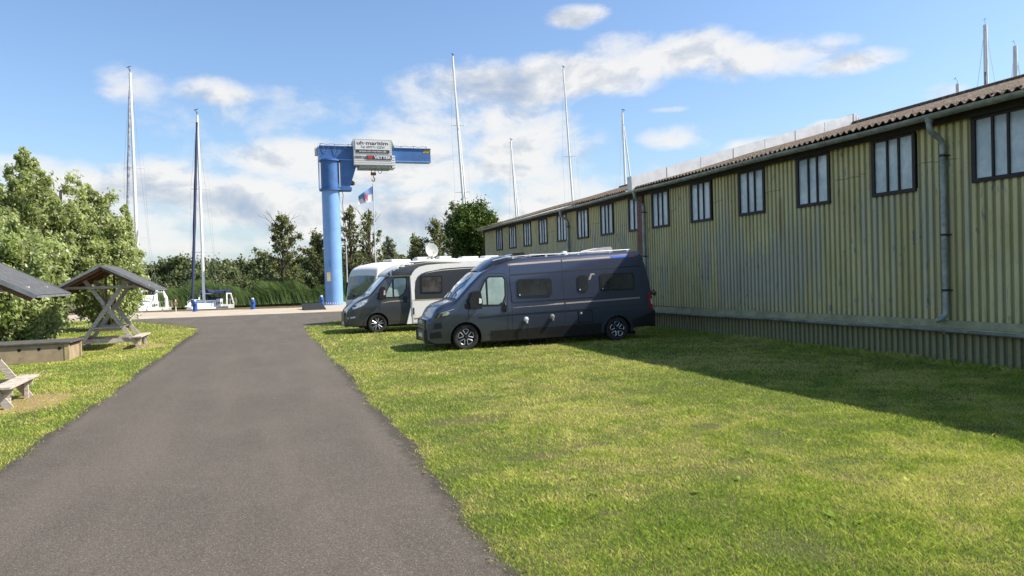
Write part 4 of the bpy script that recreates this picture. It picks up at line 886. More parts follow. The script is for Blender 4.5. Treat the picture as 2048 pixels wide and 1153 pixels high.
def motorhome_white():
    R = empty('motorhome', (3.72,32.4,0), radians(27)); tag(R, 'white motorhome with wide dark windscreen, farthest of the three on the lawn', 'motorhome')
    T = [(-.04,.60),(-.02,.80),(.02,1.0),(.08,1.18),(.11,1.30),(.20,1.72),(.33,2.20),(.345,2.27),(.38,2.38),(.46,2.50),(.60,2.60),(.9,2.70),(1.5,2.80),(2.5,2.84),(6.8,2.86),(6.95,2.78),(7,2.6)]
    Bt = [(-.04,.28),(.1,.22),(6.9,.28),(7,.4)]
    B = Body(T, Bt, [(-.04,.62),(0,.76),(.05,.84),(.12,.90),(.25,.95),(.45,.985),(.8,1),(6.9,1),(7,.96)], [(0,.97),(.4,1),(2.2,.99),(2.8,.97)], 1.15, [(-.04,.14),(.3,.15),(.5,.16),(7,.12)], .03)
    V, F = B.loft([-.04,-.03,-.02,0,.02,.05,.08,.11,.15,.2,.26,.33,.345,.36,.38,.42,.46,.52,.6,.7,.8,.9,1.2,1.5,2,2.5,3.5,4.5,5.5,6.8,6.9,6.95,7]); o = MB().add(V,F).build('body', M_whitegel, R, smooth=True)
    cut_wheels(o, [(1.15,.35)], 1.15, .42, M_black)
    for sd in (-1,1): wheel(R, 1.15, sd*.98, .35, .355, 10, sd); wheel(R, 5.0, sd*.98, .35, .355, 10, sd)
    B.toppatch('windscreen', .112, .325, .97, .008, M_wsgreen, R, nx=8, ny=20)
    B.toppatch('cowl', .055, .112, .97, .008, M_blackpl, R, nx=3, ny=20)
    # reflection free dark bands and blinds are part of the glazing; lamps and grille below
    for sd in (-1,1):
        B.patch('side_window_frame', [(.30,1.30),(.40,2.18),(1.35,2.18),(1.42,1.35),(1.2,1.27)], .006, M_blackpl, R, 0, sd)
        B.patch('side_window', [(.52,1.36),(.58,2.10),(1.28,2.10),(1.33,1.42),(1.18,1.34)], .012, M_wsgreen, R, 0, sd)
        B.patch('headlight', [(.02,.84),(.12,1.0),(.38,1.04),(.30,.88)], .012, M_hlb, R, .02, sd)
        B.patch('lower_panel', [(.0,.30),(.0,.78),(.6,.82),(.62,.30)], .006, simple('graphite_panel', (.07,.075,.085), .3, var=.1, coat=.5), R, 0, sd)
        B.patch('window', rr(2.4,1.35,3.6,2.0,.06), .012, M_glassd, R, .01, sd); B.patch('window', rr(4.6,1.35,5.6,2.0,.06), .012, M_glassd, R, .01, sd)
        m_ = MB(); y = sd*1.10; m_.prism([(.25,1.45),(.42,1.42),(.45,1.60),(.44,1.90),(.30,1.90)], *sorted((y,y+sd*.14))); m_.build('mirror', M_blackpl, R, bevel=.03)
    g = MB(); g.prism([(-.065,.50),(-.075,.62),(-.06,.86),(-.03,.86),(-.03,.50)], -.72, .72); g.build('grille', M_blackpl, R, bevel=.01)
    for z in (.56,.64,.72,.80):
        g = MB(); g.box(-.085,-.68,z,-.072,.68,z+.02); g.build('grille_bar', M_zinc, R)
    g = MB(); g.prism([(-.10,.26),(-.10,.46),(.0,.46),(.0,.24)], -.78, .78); g.build('front_bumper', simple('graphite_panel', (.07,.075,.085)), R, bevel=.02)
    g = MB(); g.box(-.115,-.7,.36,-.10,.7,.385); g.build('chrome_strip', M_alu, R); g = MB(); g.box(-.118,-.26,.27,-.102,.26,.38); g.build('number_plate', M_plate, R)
    for y in (-.35,.35): k_ = MB(); k_.tube([(.06,y,1.24),(.11,y+.12,1.36),(.13,y+.5,1.42)], .012, 6); k_.build('wiper', M_black, R)
    for a, b_, c_, d_, h_ in ((1.5,-.7,2.6,-.1,.07),(2.0,.1,2.7,.7,.10),(3.4,-.6,4.2,.2,.12),(4.9,-.5,5.6,.3,.12)):
        k_ = MB(); k_.box(a,b_,2.83,c_,d_,2.86+h_); k_.build('roof_hatch', M_white, R, bevel=.03)
motorhome_white()

# ------------------------------------------------------------------ picnic tables with roofs
def picnic():
    R = empty('picnic_shelter', (-4.99,26.25,0), 0)
    tag(R, 'whole grey picnic table with crossed legs and felt gable roof, in front of the bush', 'picnic table', 'roofed picnic tables on the verge')
    for y in (-.65,.65):
        for sd in (-1,1):
            g = MB(); yo = y + (.022 if sd > 0 else -.022)*1
            g.bar((sd*.91,yo,.01),(-sd*.60,yo,2.26),.12,.045,up=(0,1,0)); g.build('leg', M_woodg if y < 0 or sd < 0 else M_woodg, R)
        g = MB(); g.bar((-.95,y+.07,.30),(.95,y+.07,.30),.045,.14,up=(0,0,1)); g.build('bench_beam', M_woodg, R)
        g = MB(); g.bar((-.42,y+.07,.66),(.42,y+.07,.66),.045,.09); g.build('table_beam', M_woodg, R)
        g = MB(); g.bar((-1.28,y-.07,2.03),(1.28,y-.07,2.03),.045,.085); g.build('tie_beam', M_woodg, R)
        g = MB(); g.bar((0,y,1.35),(0,y,2.62),.06,.06,up=(1,0,0)); g.build('king_post', M_woodb, R)
    for sd in (-1,1):
        g = MB()
        for k in range(2): g.box(sd*.72+(.0 if sd>0 else -.30)+k*.155, -.98, .375, sd*.72+(.0 if sd>0 else -.30)+k*.155+.145, .92, .415)
        g.build('bench', M_woodg, R, bevel=.006)
        for y in (-.60,.55): g = MB(); g.box(sd*.88-.03, y, 0, sd*.88+.03, y+.07, .375); g.build('bench_post', M_woodg, R)
    g = MB()
    for k in range(5): g.box(-.40+k*.162, -.85, .705, -.40+k*.162+.152, .85, .745)
    g.build('tabletop', M_woodg, R, bevel=.006)
    # roof: rafters, boards below, felt above
    sl = .545; hw_ = 1.46; zr = 2.76
    for sd in (-1,1):
        g = MB(); g.add([(0,-1.3,zr-.03),(sd*hw_,-1.3,zr-.03-hw_*sl),(sd*hw_,1.3,zr-.03-hw_*sl),(0,1.3,zr-.03),(0,-1.3,zr-.065),(sd*hw_,-1.3,zr-.065-hw_*sl),(sd*hw_,1.3,zr-.065-hw_*sl),(0,1.3,zr-.065)], [(0,1,2,3),(7,6,5,4),(0,4,5,1),(1,5,6,2),(2,6,7,3)])
        g.build('roof_boards', M_woodb, R)
        for y in (-1.26,-.65,.65,1.24):
            g = MB(); g.bar((0,y,zr-.12),(sd*(hw_-.03),y,zr-.12-(hw_-.03)*sl),.045,.10); g.build('rafter', M_woodb, R)
        Vv = []; Ff = []; n = 8
        for i in range(n+1):
            x = hw_*1.03*i/n
            for j in range(9):
                y = -1.33+2.66*j/8; Vv.append((sd*x, y, zr-x*sl-.02+.004*sin(j*2.1+i)+(.006 if i==n and j%3 else 0)))
        for i in range(n):
            for j in range(8): a = i*9+j; Ff.append((a,a+9,a+10,a+1))
        g = MB().add(Vv,Ff); g.build('roof_felt', M_felt, R, smooth=True)
        g = MB()
        for y in (-1.335,1.335): g.bar((0,y,zr-.045),(sd*hw_*1.03,y,zr-.045-hw_*1.03*sl),.012,.075)
        g.bar((sd*hw_*1.035,-1.335,zr-.04-hw_*1.035*sl),(sd*hw_*1.035,1.335,zr-.04-hw_*1.035*sl),.012,.04); g.build('felt_trim', M_feltedge, R)
    return R
p1 = picnic()
p2 = clone(p1); p2.location = (-5.17,14.55,0); p2.rotation_euler = (0,0,radians(3.0)); tag(p2, 'nearest roofed picnic table, cut off by the left edge, its bench end showing')

def trough():
    R = empty('concrete_trough', (-7.3,22.4,0)); tag(R, 'low beige concrete trough with round holes and a dark top slab', 'concrete box')
    g = MB(); g.box(-2.9,0,0,1.83,.12,.50); g.box(-2.9,1.28,0,1.83,1.40,.50); g.box(1.83,0,0,1.97,.10,.50); g.box(1.83,1.3,0,1.97,1.40,.50); g.box(1.80,.10,0,1.92,1.3,.44); g.box(-3,0,0,-2.9,1.4,.5)
    g.build('wall', M_conc, R, bevel=.008)
    for x in (-2.0,-1.36,-.9,-.2,.79,1.25,1.74-.0):
        if x in (-2.0,-.9,-.2): continue
        h = MB(); h.lathe([(.001,.004),(.043,.004),(.047,-.003)], 18, Matrix.Translation((x,0,.375)) @ Matrix.Rotation(pi/2,4,'X')); h.build('hole', simple('deep_hole', (.02,.016,.012), .95), R)
    g = MB(); g.box(-3.05,-.05,.50,2.02,1.46,.555); g.build('top_slab', simple('dark_slab', (.075,.068,.062), .85, var=.3, dirt=((.15,.13,.1),5,.5)), R, bevel=.01)
    g = MB(); g.box(1.86,-.012,0,1.972,-.001,.50); g.build('corner_strip', simple('yellowish_corner', (.42,.34,.17), .9, var=.3, vscale=9), R)
trough()

# ------------------------------------------------------------------ crane
def text(body, size, mat, parent, name, loc, w=None, ext=.004, bold=0):
    cu = bpy.data.curves.new('t','FONT'); cu.body = body; cu.size = size; cu.extrude = ext; cu.offset = bold; cu.align_x = 'CENTER'; cu.align_y = 'CENTER'
    to = bpy.data.objects.new('t', cu); COL.objects.link(to); dg = bpy.context.evaluated_depsgraph_get(); me = bpy.data.meshes.new_from_object(to.evaluated_get(dg)); bpy.data.objects.remove(to)
    me.name = name; me.materials.clear(); me.materials.append(mat)
    xs = [v.co.x for v in me.vertices]; s = (w/(max(xs)-min(xs))) if w else 1; mx = (max(xs)+min(xs))/2
    for v in me.vertices: v.co = Vector(((v.co.x-mx)*s, -v.co.z, v.co.y))
    o = bpy.data.objects.new(name, me); COL.objects.link(o); o.parent = parent; o.location = loc; return o
def crane():
    R = empty('jib_crane', (5.12,60.9,0)); tag(R, 'tall blue column slewing crane on the quay with a silver hoist housing', 'crane')
    lb = simple('light_blue_paint', (.17,.34,.64), .5, var=.08, vscale=1.2, coat=.2, dirt=((.20,.22,.22),1.6,.25)); db = simple('mid_blue_paint', (.035,.12,.32), .6, var=.15, vscale=1.5, coat=.2)
    c = MB(); c.tube([(0,0,.05),(0,0,9.7)], .735, 48); c.build('column', lb, R, smooth=True)
    c = MB(); c.tube([(0,0,0),(0,0,.09)], .98, 40); co_ = c.build('base_flange', lb, R, smooth=True)
    for k in range(28):
        b = MB(); a = 2*pi*k/28; b.tube([(cos(a)*.87,sin(a)*.87,.08),(cos(a)*.87,sin(a)*.87,.24)], .035, 6); b.build('bolt', M_alu, co_)
    for zz in (3.1,6.4):
        c = MB(); c.tube([(0,0,zz),(0,0,zz+.05)], .742, 48); c.build('weld_ring', lb, R, smooth=True)
    c = MB(); c.box(-.60,-.76,2.0,-.32,-.60,2.75); c.build('cable_box', simple('beige_plate', (.40,.34,.20), .6), R)
    c = MB(); c.box(-.34,-.80,3.2,-.24,-.64,3.75); c.build('switch_box', db, R)
    # slewing sleeve
    c = MB(); c.tube([(0,0,9.75),(0,0,12.1)], .76, 48); c.build('sleeve', db, R, smooth=True)
    c = MB(); c.tube([(0,0,9.62),(0,0,9.78)], .93, 40); c.box(.0,-.55,9.62,1.72,.55,9.90); c.build('lower_ring', db, R)
    c = MB(); c.tube([(0,0,12.08),(0,0,12.22)], .90, 40); c.build('upper_ring', db, R)
    c = MB(); c.box(-.85,-.42,12.22,8.6,.42,13.32); c.box(-.85,-.50,13.28,8.62,.50,13.36)
    a = c.build('jib', db, R, bevel=.01)
    c = MB(); c.box(-.85,-.50,12.18,2.0,.50,12.24); c.box(2.0,-.50,12.16,8.62,.50,12.22); c.build('lower_flange', lb, a)
    c = MB(); c.prism([(.86,9.88),(.86,12.24),(2.35,12.24),(2.1,11.5),(1.58,9.88)], -.40, .40); c.build('gusset', db, R)
    for k in range(5):
        h = MB(); x = 7.95+k*.11; h.add([(x,-.435,12.95),(x+.05,-.435,12.95),(x+.16,-.435,13.25),(x+.11,-.435,13.25)], [(0,1,2,3)]); h.build('hazard_stripe', simple('hazard_yellow', (.70,.55,.10), .5, var=0), a)
    h = MB(); h.add([(7.93,-.43,12.94),(8.52,-.43,12.94),(8.60,-.43,13.26),(8.04,-.43,13.26)], [(0,1,2,3)]); h.build('hazard_panel', M_black, a)
    c = MB(); c.box(-1.18,-.3,12.55,-.90,.1,13.2); c.build('control_box', simple('grey_box', (.50,.50,.46), .5), R)
    c = MB(); c.tube([(-.95,-.45,13.3),(-.95,-.5,9.7)], .035, 6); c.tube([(-.88,-.52,13.2),(-.88,-.6,9.5)], .02, 6); c.build('conduit', db, R)
    c = MB()
    pts = [(-.8,-.35,13.4)]
    for i in range(44): x = -.8+i*.21; pts.append((x,-.35,13.50+.035*sin(i*1.7)))
    c.tube(pts, .022, 6)
    for i in range(9): c.tube([(-.7+i*1.12,-.35,13.36),(-.7+i*1.12,-.35,13.56)], .022, 6)
    for x0 in (-.55,.35,1.2):
        c.tube([(x0+.5*t, -.50, 13.35-.55*sin(pi*t)*(1+.3*sin(x0*5))) for t in np.linspace(0,1,9)], .016, 6)
    c.build('cable_run', simple('grey_cable', (.13,.13,.13), .6), R)
    # hoist housing with ribbed cover
    hb = MB(); x0, x1, z0, z1 = 1.92, 5.12, 11.75, 13.88; n = 12
    prof = []
    for i in range(n+1):
        z = z0+(z1-z0)*i/n; prof += [(-.98,z+.00),(-.98,z+.11),(-.955,z+.125),(-.955,z+.165)] if i < n else [(-.98,z)]
    poly = prof+[(.75,z1),(.75,z0)]
    hb.prism(poly, x0, x1, 'x'); hs = hb.build('hoist_cover', simple('ribbed_pale_sheet', (.58,.58,.55), .45, metal=.15, var=.06), R)
    c = MB(); c.box(2.35,-.85,11.50,5.05,.7,11.75); c.build('hoist_base', M_zinc, R)
    en = MB()
    for k in range(5): en.box(5.12,-.90,11.55+k*.22,5.40,.6,11.55+k*.22+.16)
    en.build('hoist_motor', M_alu, R)
    c = MB(); c.add([(5.12,-.98,13.88),(5.45,-.4,13.40),(5.45,.4,13.40),(5.12,.75,13.88)], [(0,1,2,3)]); c.add([(5.12,-.98,13.88),(5.45,-.4,13.40),(5.12,-.6,13.40)], [(0,1,2)]); c.build('cover_flap', M_zinc, R)
    sg = MB(); sg.box(2.06,-1.02,13.02,4.94,-.985,13.80); s1 = sg.build('sign_panel', simple('sign_white', (.62,.63,.62), .5, var=.03), R)
    ink = simple('dark_ink', (.03,.035,.05), .6, var=0); wht = simple('white_ink', (.78,.78,.78), .5, var=0)
    text('uh·maritim', .42, ink, s1, 'lettering', (3.50,-1.026,13.56), 2.62, bold=.006); text('Tel. 039771-22524', .26, ink, s1, 'lettering', (3.50,-1.026,13.22), 2.0)
    sg = MB(); sg.box(2.12,-1.02,12.76,4.90,-.985,12.98); s2 = sg.build('dark_sign_strip', ink, R); text('www.uh-maritim.de', .22, wht, s2, 'lettering', (3.50,-1.026,12.875), 2.3)
    sg = MB(); sg.box(2.98,-1.02,12.20,5.08,-.985,12.54); s3 = sg.build('brand_panel', ink, R); text('VETTER', .34, wht, s3, 'lettering', (4.31,-1.026,12.37), 1.42, bold=.008)
    q = MB(); q.add([(3.05,-1.024,12.45),(3.12,-1.024,12.53),(3.27,-1.024,12.47),(3.42,-1.024,12.53),(3.49,-1.024,12.45),(3.40,-1.024,12.27),(3.27,-1.024,12.22),(3.14,-1.024,12.27)], [tuple(range(8))]); q.build('red_emblem', simple('logo_red', (.50,.03,.03), .5, var=0), s3)
    text('10000 kg', .26, ink, s3, 'lettering', (2.46,-1.0,12.37), .92, bold=.004)
    # hook
    rust = simple('rusty_orange_steel', (.20,.085,.035), .6, metal=.3, var=.3, vscale=8)
    c = MB(); c.tube([(3.45,0-.2,11.5),(3.45,-.2,11.2)], .02, 6); c.tube([(3.75,-.2,11.5),(3.75,-.2,11.2)], .02, 6); c.box(3.38,-.33,10.98,3.82,-.07,11.22); hk = c.build('hook_block', rust, R, bevel=.03)
    c = MB(); c.tube([(3.60,-.2,11.0),(3.60,-.2,10.82),(3.66,-.2,10.74),(3.70,-.2,10.62),(3.66,-.2,10.50),(3.58,-.2,10.46),(3.50,-.2,10.50),(3.46,-.2,10.60),(3.50,-.2,10.68)], [.04,.04,.05,.055,.05,.05,.045,.035,.015], 8); c.build('hook', simple('brass_hook', (.45,.28,.10), .45, metal=.5), hk, smooth=True)
    c = MB(); c.tube([(4.0+.35*(1-cos(t))/2, -.2, 11.5-.38*sin(t)) for t in np.linspace(0,pi,9)], .022, 6); c.build('cable_loop', M_black, R)
    c = MB(); c.box(1.66,-.2,10.15,2.0,.1,10.4); c.tube([(1.8,-.05,10.1),(1.8,-.05,10.5)], .12, 10); c.build('slew_motor', rust, R)
    c = MB(); c.tube([(.9,-.3,9.6),(1.0,-.3,9.3),(.92,-.3,8.5),(.98,-.35,7.5),(.94,-.3,6.2),(.98,-.3,5.6)], .025, 6); c.build('dangling_cable', M_black, R)
crane()

# ------------------------------------------------------------------ harbour furniture
def bollard(x, y, label):
    R = empty('power_pedestal', (x,y,0)); tag(R, label, 'pedestal', 'blue power pedestals on the quay')
    bl = simple('strong_blue', (.012,.07,.30), .45, var=.08)
    g = MB(); g.tube([(0,0,0),(0,0,.72),(0,0,.80)], [.17,.17,.13], 16); g.build('post', bl, R, smooth=True)
    g = MB(); g.tube([(0,0,.80),(0,0,.90)], [.10,.09], 12); g.build('cap', M_white, R, smooth=True)
    g = MB(); g.tube([(0,0,0),(0,0,.03)], .23, 16); g.build('foot', M_zinc, R)
    for sd in (-1,1): g = MB(); g.box(sd*.05-.04,-.20,.45,sd*.05+.04,-.16,.58); g.build('socket', M_navy, R)
bollard(-5.44,58.3,'blue power pedestal left of the furled navy sail'); bollard(-1.30,58.0,'blue power pedestal alone in front of the reeds'); bollard(3.86,57.9,'blue power pedestal next to the crane base')
R_ = empty('loading_ramp', (3.0,52.6,0)); tag(R_, 'dark sloping ramp plate lying on the quay pavement before the crane', 'ramp')
g = MB(); g.add([(-.75,-1.2,.02),(.75,-1.2,.02),(.65,1.6,.42),(-.85,1.6,.42),(-.75,-1.2,.006),(.75,-1.2,.006),(.65,1.6,.30),(-.85,1.6,.30)], [(0,1,2,3),(7,6,5,4),(0,4,5,1),(1,5,6,2),(2,6,7,3),(3,7,4,0)]); g.build('ramp_plate', M_black, R_)
g = MB(); g.box(-.8,1.35,.006,.6,1.5,.30); g.build('ramp_foot', M_zinc, R_)
R_ = empty('lamp_mast', (5.95,58.0,0)); tag(R_, 'thin pale pole right of the blue crane column', 'pole')
g = MB(); g.tube([(0,0,0),(0,0,5.3)], [.05,.035], 8); g.build('pole', simple('galvanised', (.55,.58,.58), .4, metal=.3), R_, smooth=True); g = MB(); g.lathe([(.001,.06),(.05,.05),(.06,0)], 10, Matrix.Translation((0,0,5.3))); g.build('pole_cap', M_alu, R_); g = MB(); g.tube([(0,0,0),(0,0,.05)], .12, 12); g.build('foot_plate', M_zinc, R_)
def flag():
    R = empty('flagpole', (9.42,66.0,0)); tag(R, 'flagpole flying a blue and white flag with a red griffin, right of the crane', 'flagpole')
    g = MB(); g.tube([(0,0,0),(0,0,10.9)], [.07,.035], 10); g.build('pole', M_alu, R, smooth=True)
    g = MB(); g.lathe([(.001,.08),(.06,.05),(.06,.02),(.001,0)], 10, Matrix.Translation((0,0,10.9))); g.build('finial', M_alu, R)
    blue = simple('flag_blue', (.15,.28,.55), .7, var=.05); wh = simple('flag_white', (.72,.72,.76), .7, var=.05)
    def pt(u, v):   # u 0..1 away from pole, v 0..1 down
        return Vector((-.04-1.33*u, .16*sin(u*8+v*1.4)*u, 10.78-1.40*v*(1-.25*u)-.95*u+.28*u*v))
    for nm, v0, v1, m in (('flag_blue_band',0,.5,blue),('flag_white_band',.5,1,wh)):
        Vv = []; Ff = []
        for i in range(17):
            for j in range(6): Vv.append(pt(i/16, v0+(v1-v0)*j/5))
        for i in range(16):
            for j in range(5): a = i*6+j; Ff.append((a,a+6,a+7,a+1))
        MB().add(Vv,Ff).build(nm, m, R, smooth=True, fix=False)
    # rearing griffin silhouette
    gp = [(.30,.62),(.34,.50),(.30,.40),(.36,.30),(.44,.24),(.50,.30),(.47,.38),(.56,.34),(.66,.22),(.70,.34),(.62,.46),(.68,.52),(.74,.62),(.66,.64),(.64,.76),(.56,.88),(.54,.76),(.56,.66),(.46,.66),(.42,.82),(.34,.90),(.36,.76),(.38,.66)]
    bm = bmesh.new(); f = bm.faces.new([bm.verts.new((u,v,0)) for u,v in gp]); f.normal_update(); bmesh.ops.triangulate(bm, faces=[f])
    for v in bm.verts: p = pt(v.co.x, v.co.y); v.co = p+Vector((0,-.02,0))
    me = bpy.data.meshes.new('griffin'); bm.to_mesh(me); bm.free(); me.materials.append(simple('flag_red', (.38,.12,.18), .7, var=0)); o = bpy.data.objects.new('griffin', me); COL.objects.link(o); o.parent = R
flag()
R_ = empty('life_ring_post', (-7.0,60.3,0)); tag(R_, 'short post with a red and white life ring at the quay edge', 'life ring')
g = MB(); g.tube([(0,0,0),(0,0,.95)], .04, 8); g.build('post', M_alu, R_)
g = MB(); g.lathe([(.13+.035*cos(t), .035*sin(t)) for t in np.linspace(0,2*pi,9)[:-1]], 18, Matrix.Translation((0,-.06,.62)) @ Matrix.Rotation(pi/2,4,'X'), closed=True); g.build('ring', simple('life_ring_red', (.30,.08,.06), .6, var=.3, vscale=3), R_, smooth=True)

# ------------------------------------------------------------------ sailing boats
def sailboat(x, y, rz, mast, label, L=10.5, rake=0, furl=None, cover=False, spreaders=(.42,.70), mr=.085, zoff=-.9, extras=None, boom=True, backstay=True, lean=0):
    R = empty('sailing_boat', (x,y,zoff), rz); tag(R, label, 'sailboat', 'sailing boats in the marina')
    # hull: local +x is the bow, mast at the origin
    V = []; F = []; ns = 14; bow, stern = L*.42, -L*.58
    for i in range(ns+1):
        t = i/ns; X = stern+(bow-stern)*t; hb = L*.155*(1-max(0,(t-.35)/.65)**2.2)*(.86+.14*min(1,t/.3)); hb = max(hb,.02); sh = 1.0+.28*(t-.35)**2*1.6
        V += [(X,0,-.35),(X,hb*.72,-.05),(X,hb*.96,.55),(X,hb,sh),(X,0,sh+.06),(X,-hb,sh),(X,-hb*.96,.55),(X,-hb*.72,-.05)]
    for i in range(ns):
        for k in range(8): F.append((i*8+k, i*8+(k+1)%8, (i+1)*8+(k+1)%8, (i+1)*8+k))
    F += [tuple(range(8)), tuple(reversed(range(ns*8, ns*8+8)))]
    MB().add(V,F).build('hull', M_white, R, smooth=True)
    c = MB(); c.prism([(-2.6,1.0),(-2.6,1.55),(-.3,1.62),(1.3,1.30),(1.7,1.02)], -.95, .95); cb = c.build('cabin', M_white, R, bevel=.10, smooth=True)
    for sd in (-1,1):
        for a in (-2.2,-1.4,-.6): c = MB(); c.box(a,min(sd*.953,sd*.962),1.2,a+.55,max(sd*.953,sd*.962),1.42); c.build('porthole', M_glassd, cb)
    for a in (-.7,.1): c = MB(); c.box(-2.614,a,1.15,-2.602,a+.5,1.45); c.build('porthole', M_glassd, cb)
    mt = Vector((-rake*mast,lean*mast,mast)); m = MB()
    m.tube([(0,0,1.2),(mt.x*.5,mt.y*.5,mast*.5),tuple(mt)], [mr,mr*.95,mr*.72], 10); mo = m.build('mast', M_white, R, smooth=True)
    if mast < 14 and zoff == 0: k = MB(); k.tube([(mt.x,mt.y,mast),(mt.x+.05,mt.y,mast+.16),(mt.x+.28,mt.y,mast+.19)], .008, 5); k.tube([(mt.x+.28,mt.y-.05,mast+.15),(mt.x+.28,mt.y+.04,mast+.24)], .012, 5); k.build('masthead_gear', M_zinc, mo)
    else:
     k = MB(); k.tube([(mt.x,mt.y,mast),(mt.x,mt.y,mast+.28)], .02, 5); k.tube([(mt.x,mt.y,mast+.05),(mt.x+.42,mt.y,mast+.22),(mt.x+.42,mt.y,mast+.42)], .018, 5); k.tube([(mt.x-.25,mt.y,mast+.30),(mt.x+.2,mt.y,mast+.30)], .015, 5); k.tube([(mt.x+.42,mt.y-.15,mast+.30),(mt.x+.42,mt.y+.2,mast+.44)], .03, 5); k.build('masthead_gear', M_blackpl, mo)
    for s in spreaders:
        w_ = .55+ .55*(1-s); k = MB(); k.tube([(mt.x*s-.12,mt.y*s-w_,mast*s),(mt.x*s,mt.y*s,mast*s),(mt.x*s-.12,mt.y*s+w_,mast*s)], [.022,.035,.022], 6); k.build('spreader', M_alu, mo)
    rg = MB()
    for sd in (-1,1):
        pts = [(-.2,sd*L*.145,1.05)]+[(mt.x*s-.12, mt.y*s+sd*(.55+.55*(1-s)), mast*s) for s in spreaders]+[tuple(mt)]
        rg.tube(pts, .007, 4); rg.tube([(.1,sd*L*.14,1.05),(mt.x*spreaders[0],mt.y*spreaders[0],mast*spreaders[0])], .007, 4)
    rg.tube([(bow-.2,0,1.2),tuple(mt)], .007, 4)
    if backstay: rg.tube([(stern+.1,0,1.1),tuple(mt)], .007, 4)
    rg.build('shroud', simple('wire', (.30,.31,.33), .5, metal=.5), mo)
    if furl:
        f = MB(); n = 14; a = Vector((bow-.25,0,1.25)); b = mt*.97+Vector((.05,0,0)) if furl[1] is None else Vector((bow-.25,0,1.25)).lerp(mt, furl[1])
        f.tube([a.lerp(b,i/n) for i in range(n+1)], [furl[2]*(.75+.35*sin(pi*min(1,(i+1)/(n+1)))) *(1+.12*sin(i*2.3)) for i in range(n+1)], 8); f.build('furled_sail', furl[0], R, smooth=True)
    if boom:
        k = MB(); k.tube([(-.1,0,2.2),(-L*.42,0,2.15)], .07, 8); k.build('boom', M_alu, R)
        if cover: k = MB(); k.tube([(.02,0,3.3),(-.12,0,2.45),(-.8,0,2.38),(-L*.30,0,2.28),(-L*.42,0,2.2)], [.10,.20,.20,.17,.08], 10); k.build('sail_cover', M_navy, R, smooth=True)
    k = MB()
    for sd in (-1,1):
        pr_ = [(stern+.1+i*(bow-stern-.6)/7, sd*L*.15*(1-max(0,(i/7-.35)/.65)**2.2), 1.0) for i in range(8)]
        for p in pr_: k.tube([p,(p[0],p[1],p[2]+.6)], .014, 4)
        k.tube([(p[0],p[1],p[2]+.6) for p in pr_], .007, 4); 
    k.tube([(bow-1.2,-.5,1.7),(bow-.2,0,1.8),(bow-1.2,.5,1.7)], .016, 5); k.build('railing', M_alu, R)
    if extras == 'bimini':
        k = MB(); k.prism([(-5.6,2.28),(-4.6,2.42),(-3.4,2.38),(-3.3,2.10),(-5.65,2.05)], -1.1, 1.1); k.build('bimini', M_navy, R, bevel=.08)
        k = MB()
        for sd in (-1,1): k.bar((-5.6,sd*1.12,2.06),(-3.3,sd*1.12,2.10),.05,.10); k.bar((-3.6,sd*1.12,2.05),(-2.9,sd*1.25,1.1),.10,.10); k.bar((-5.3,sd*1.12,2.05),(-5.9,sd*1.25,1.1),.10,.10)
        k.build('bimini_frame', M_white, R); k = MB(); k.prism([(-4.9,1.0),(-4.7,1.75),(-4.0,1.8),(-3.7,1.0)], -.5, .5); k.build('cockpit_cover', M_navy, R, bevel=.1)
        k = MB(); k.box(1.2,-.9,1.1,2.8,.7,1.28); k.build('dinghy', M_whitegel, R, bevel=.08)
    if extras == 'arch':
        k = MB(); k.tube([(-4.6,-1.25,1.0),(-4.65,-1.22,1.9),(-4.75,-.95,2.42),(-4.8,0,2.55),(-4.75,.95,2.42),(-4.65,1.22,1.9),(-4.6,1.25,1.0)], .14, 10); k.build('radar_arch', M_white, R, smooth=True)
        k = MB(); k.prism([(-2.6,1.5),(-2.5,2.2),(-1.6,2.1),(-1.0,1.55)], -.9, .9); k.build('sprayhood', M_whitegel, R, bevel=.15, smooth=True); k = MB(); k.box(-4.4,-.5,2.28,-3.9,.4,2.5); k.build('dark_cover', M_black, R, bevel=.08)
    return R
stripe_sail = simple('grey_striped_sail', (.20,.22,.27), .7, var=.6, vscale=2.5)
sailboat(-10.32,65.2,radians(-93),20.65,'white sailing boat with the tallest left mast and a grey furled sail, beside the bush', L=11, furl=(stripe_sail,.92,.10), mr=.14, extras='arch', spreaders=(.34,.62), boom=False)
sailboat(-5.30,64.6,radians(-98),17.25,'sailing boat with navy furled sail and navy bimini, second mast from the left', L=10, furl=(M_navy,.96,.11), cover=True, extras='bimini', mr=.125, spreaders=(.33,.64))
sailboat(21.3,76,radians(70),27.65,'tall raked mast with a double line, rising behind the round dark tree', L=13, lean=.042, furl=(M_whitegel,.8,.10), mr=.15, spreaders=(.45,.72))
sailboat(26.8,74,radians(64),17.95,'short mast with slanting furled sail, second right of the round tree', L=9, lean=.044, furl=(M_whitegel,.9,.09), mr=.12, spreaders=(.5,))
sailboat(32.9,72,radians(60),25.95,'slim mast with two spreaders, third right of the round tree', L=12, lean=.042, mr=.12, spreaders=(.38,.62), furl=None)
sailboat(33.85,62,radians(40),18.75,'mast with wind vane and slanting forestay just left of the metal roof cap', L=10, lean=.016, furl=(M_whitegel,.93,.09), mr=.13, spreaders=(.45,))
# boats laid up ashore behind the warehouse; only the mast heads clear the ridge
for (x,y,h,lab,rz) in ((29.0,22.84,9.87,'short mast top with wire stays peeking over the ridge, left of the tall pair',200),(33.0,24.51,13.39,'thick white mast with a slanting dark furled sail above the warehouse ridge',215),(38.0,26.6,13.43,'thick white mast at the right edge above the warehouse ridge',200)):
    sailboat(x,y,radians(rz),h,lab, L=9, mr=.105+(x-29)*.004, zoff=0, spreaders=(.5,), boom=False, furl=(stripe_sail,.80,.06) if 'dark' in lab else None)

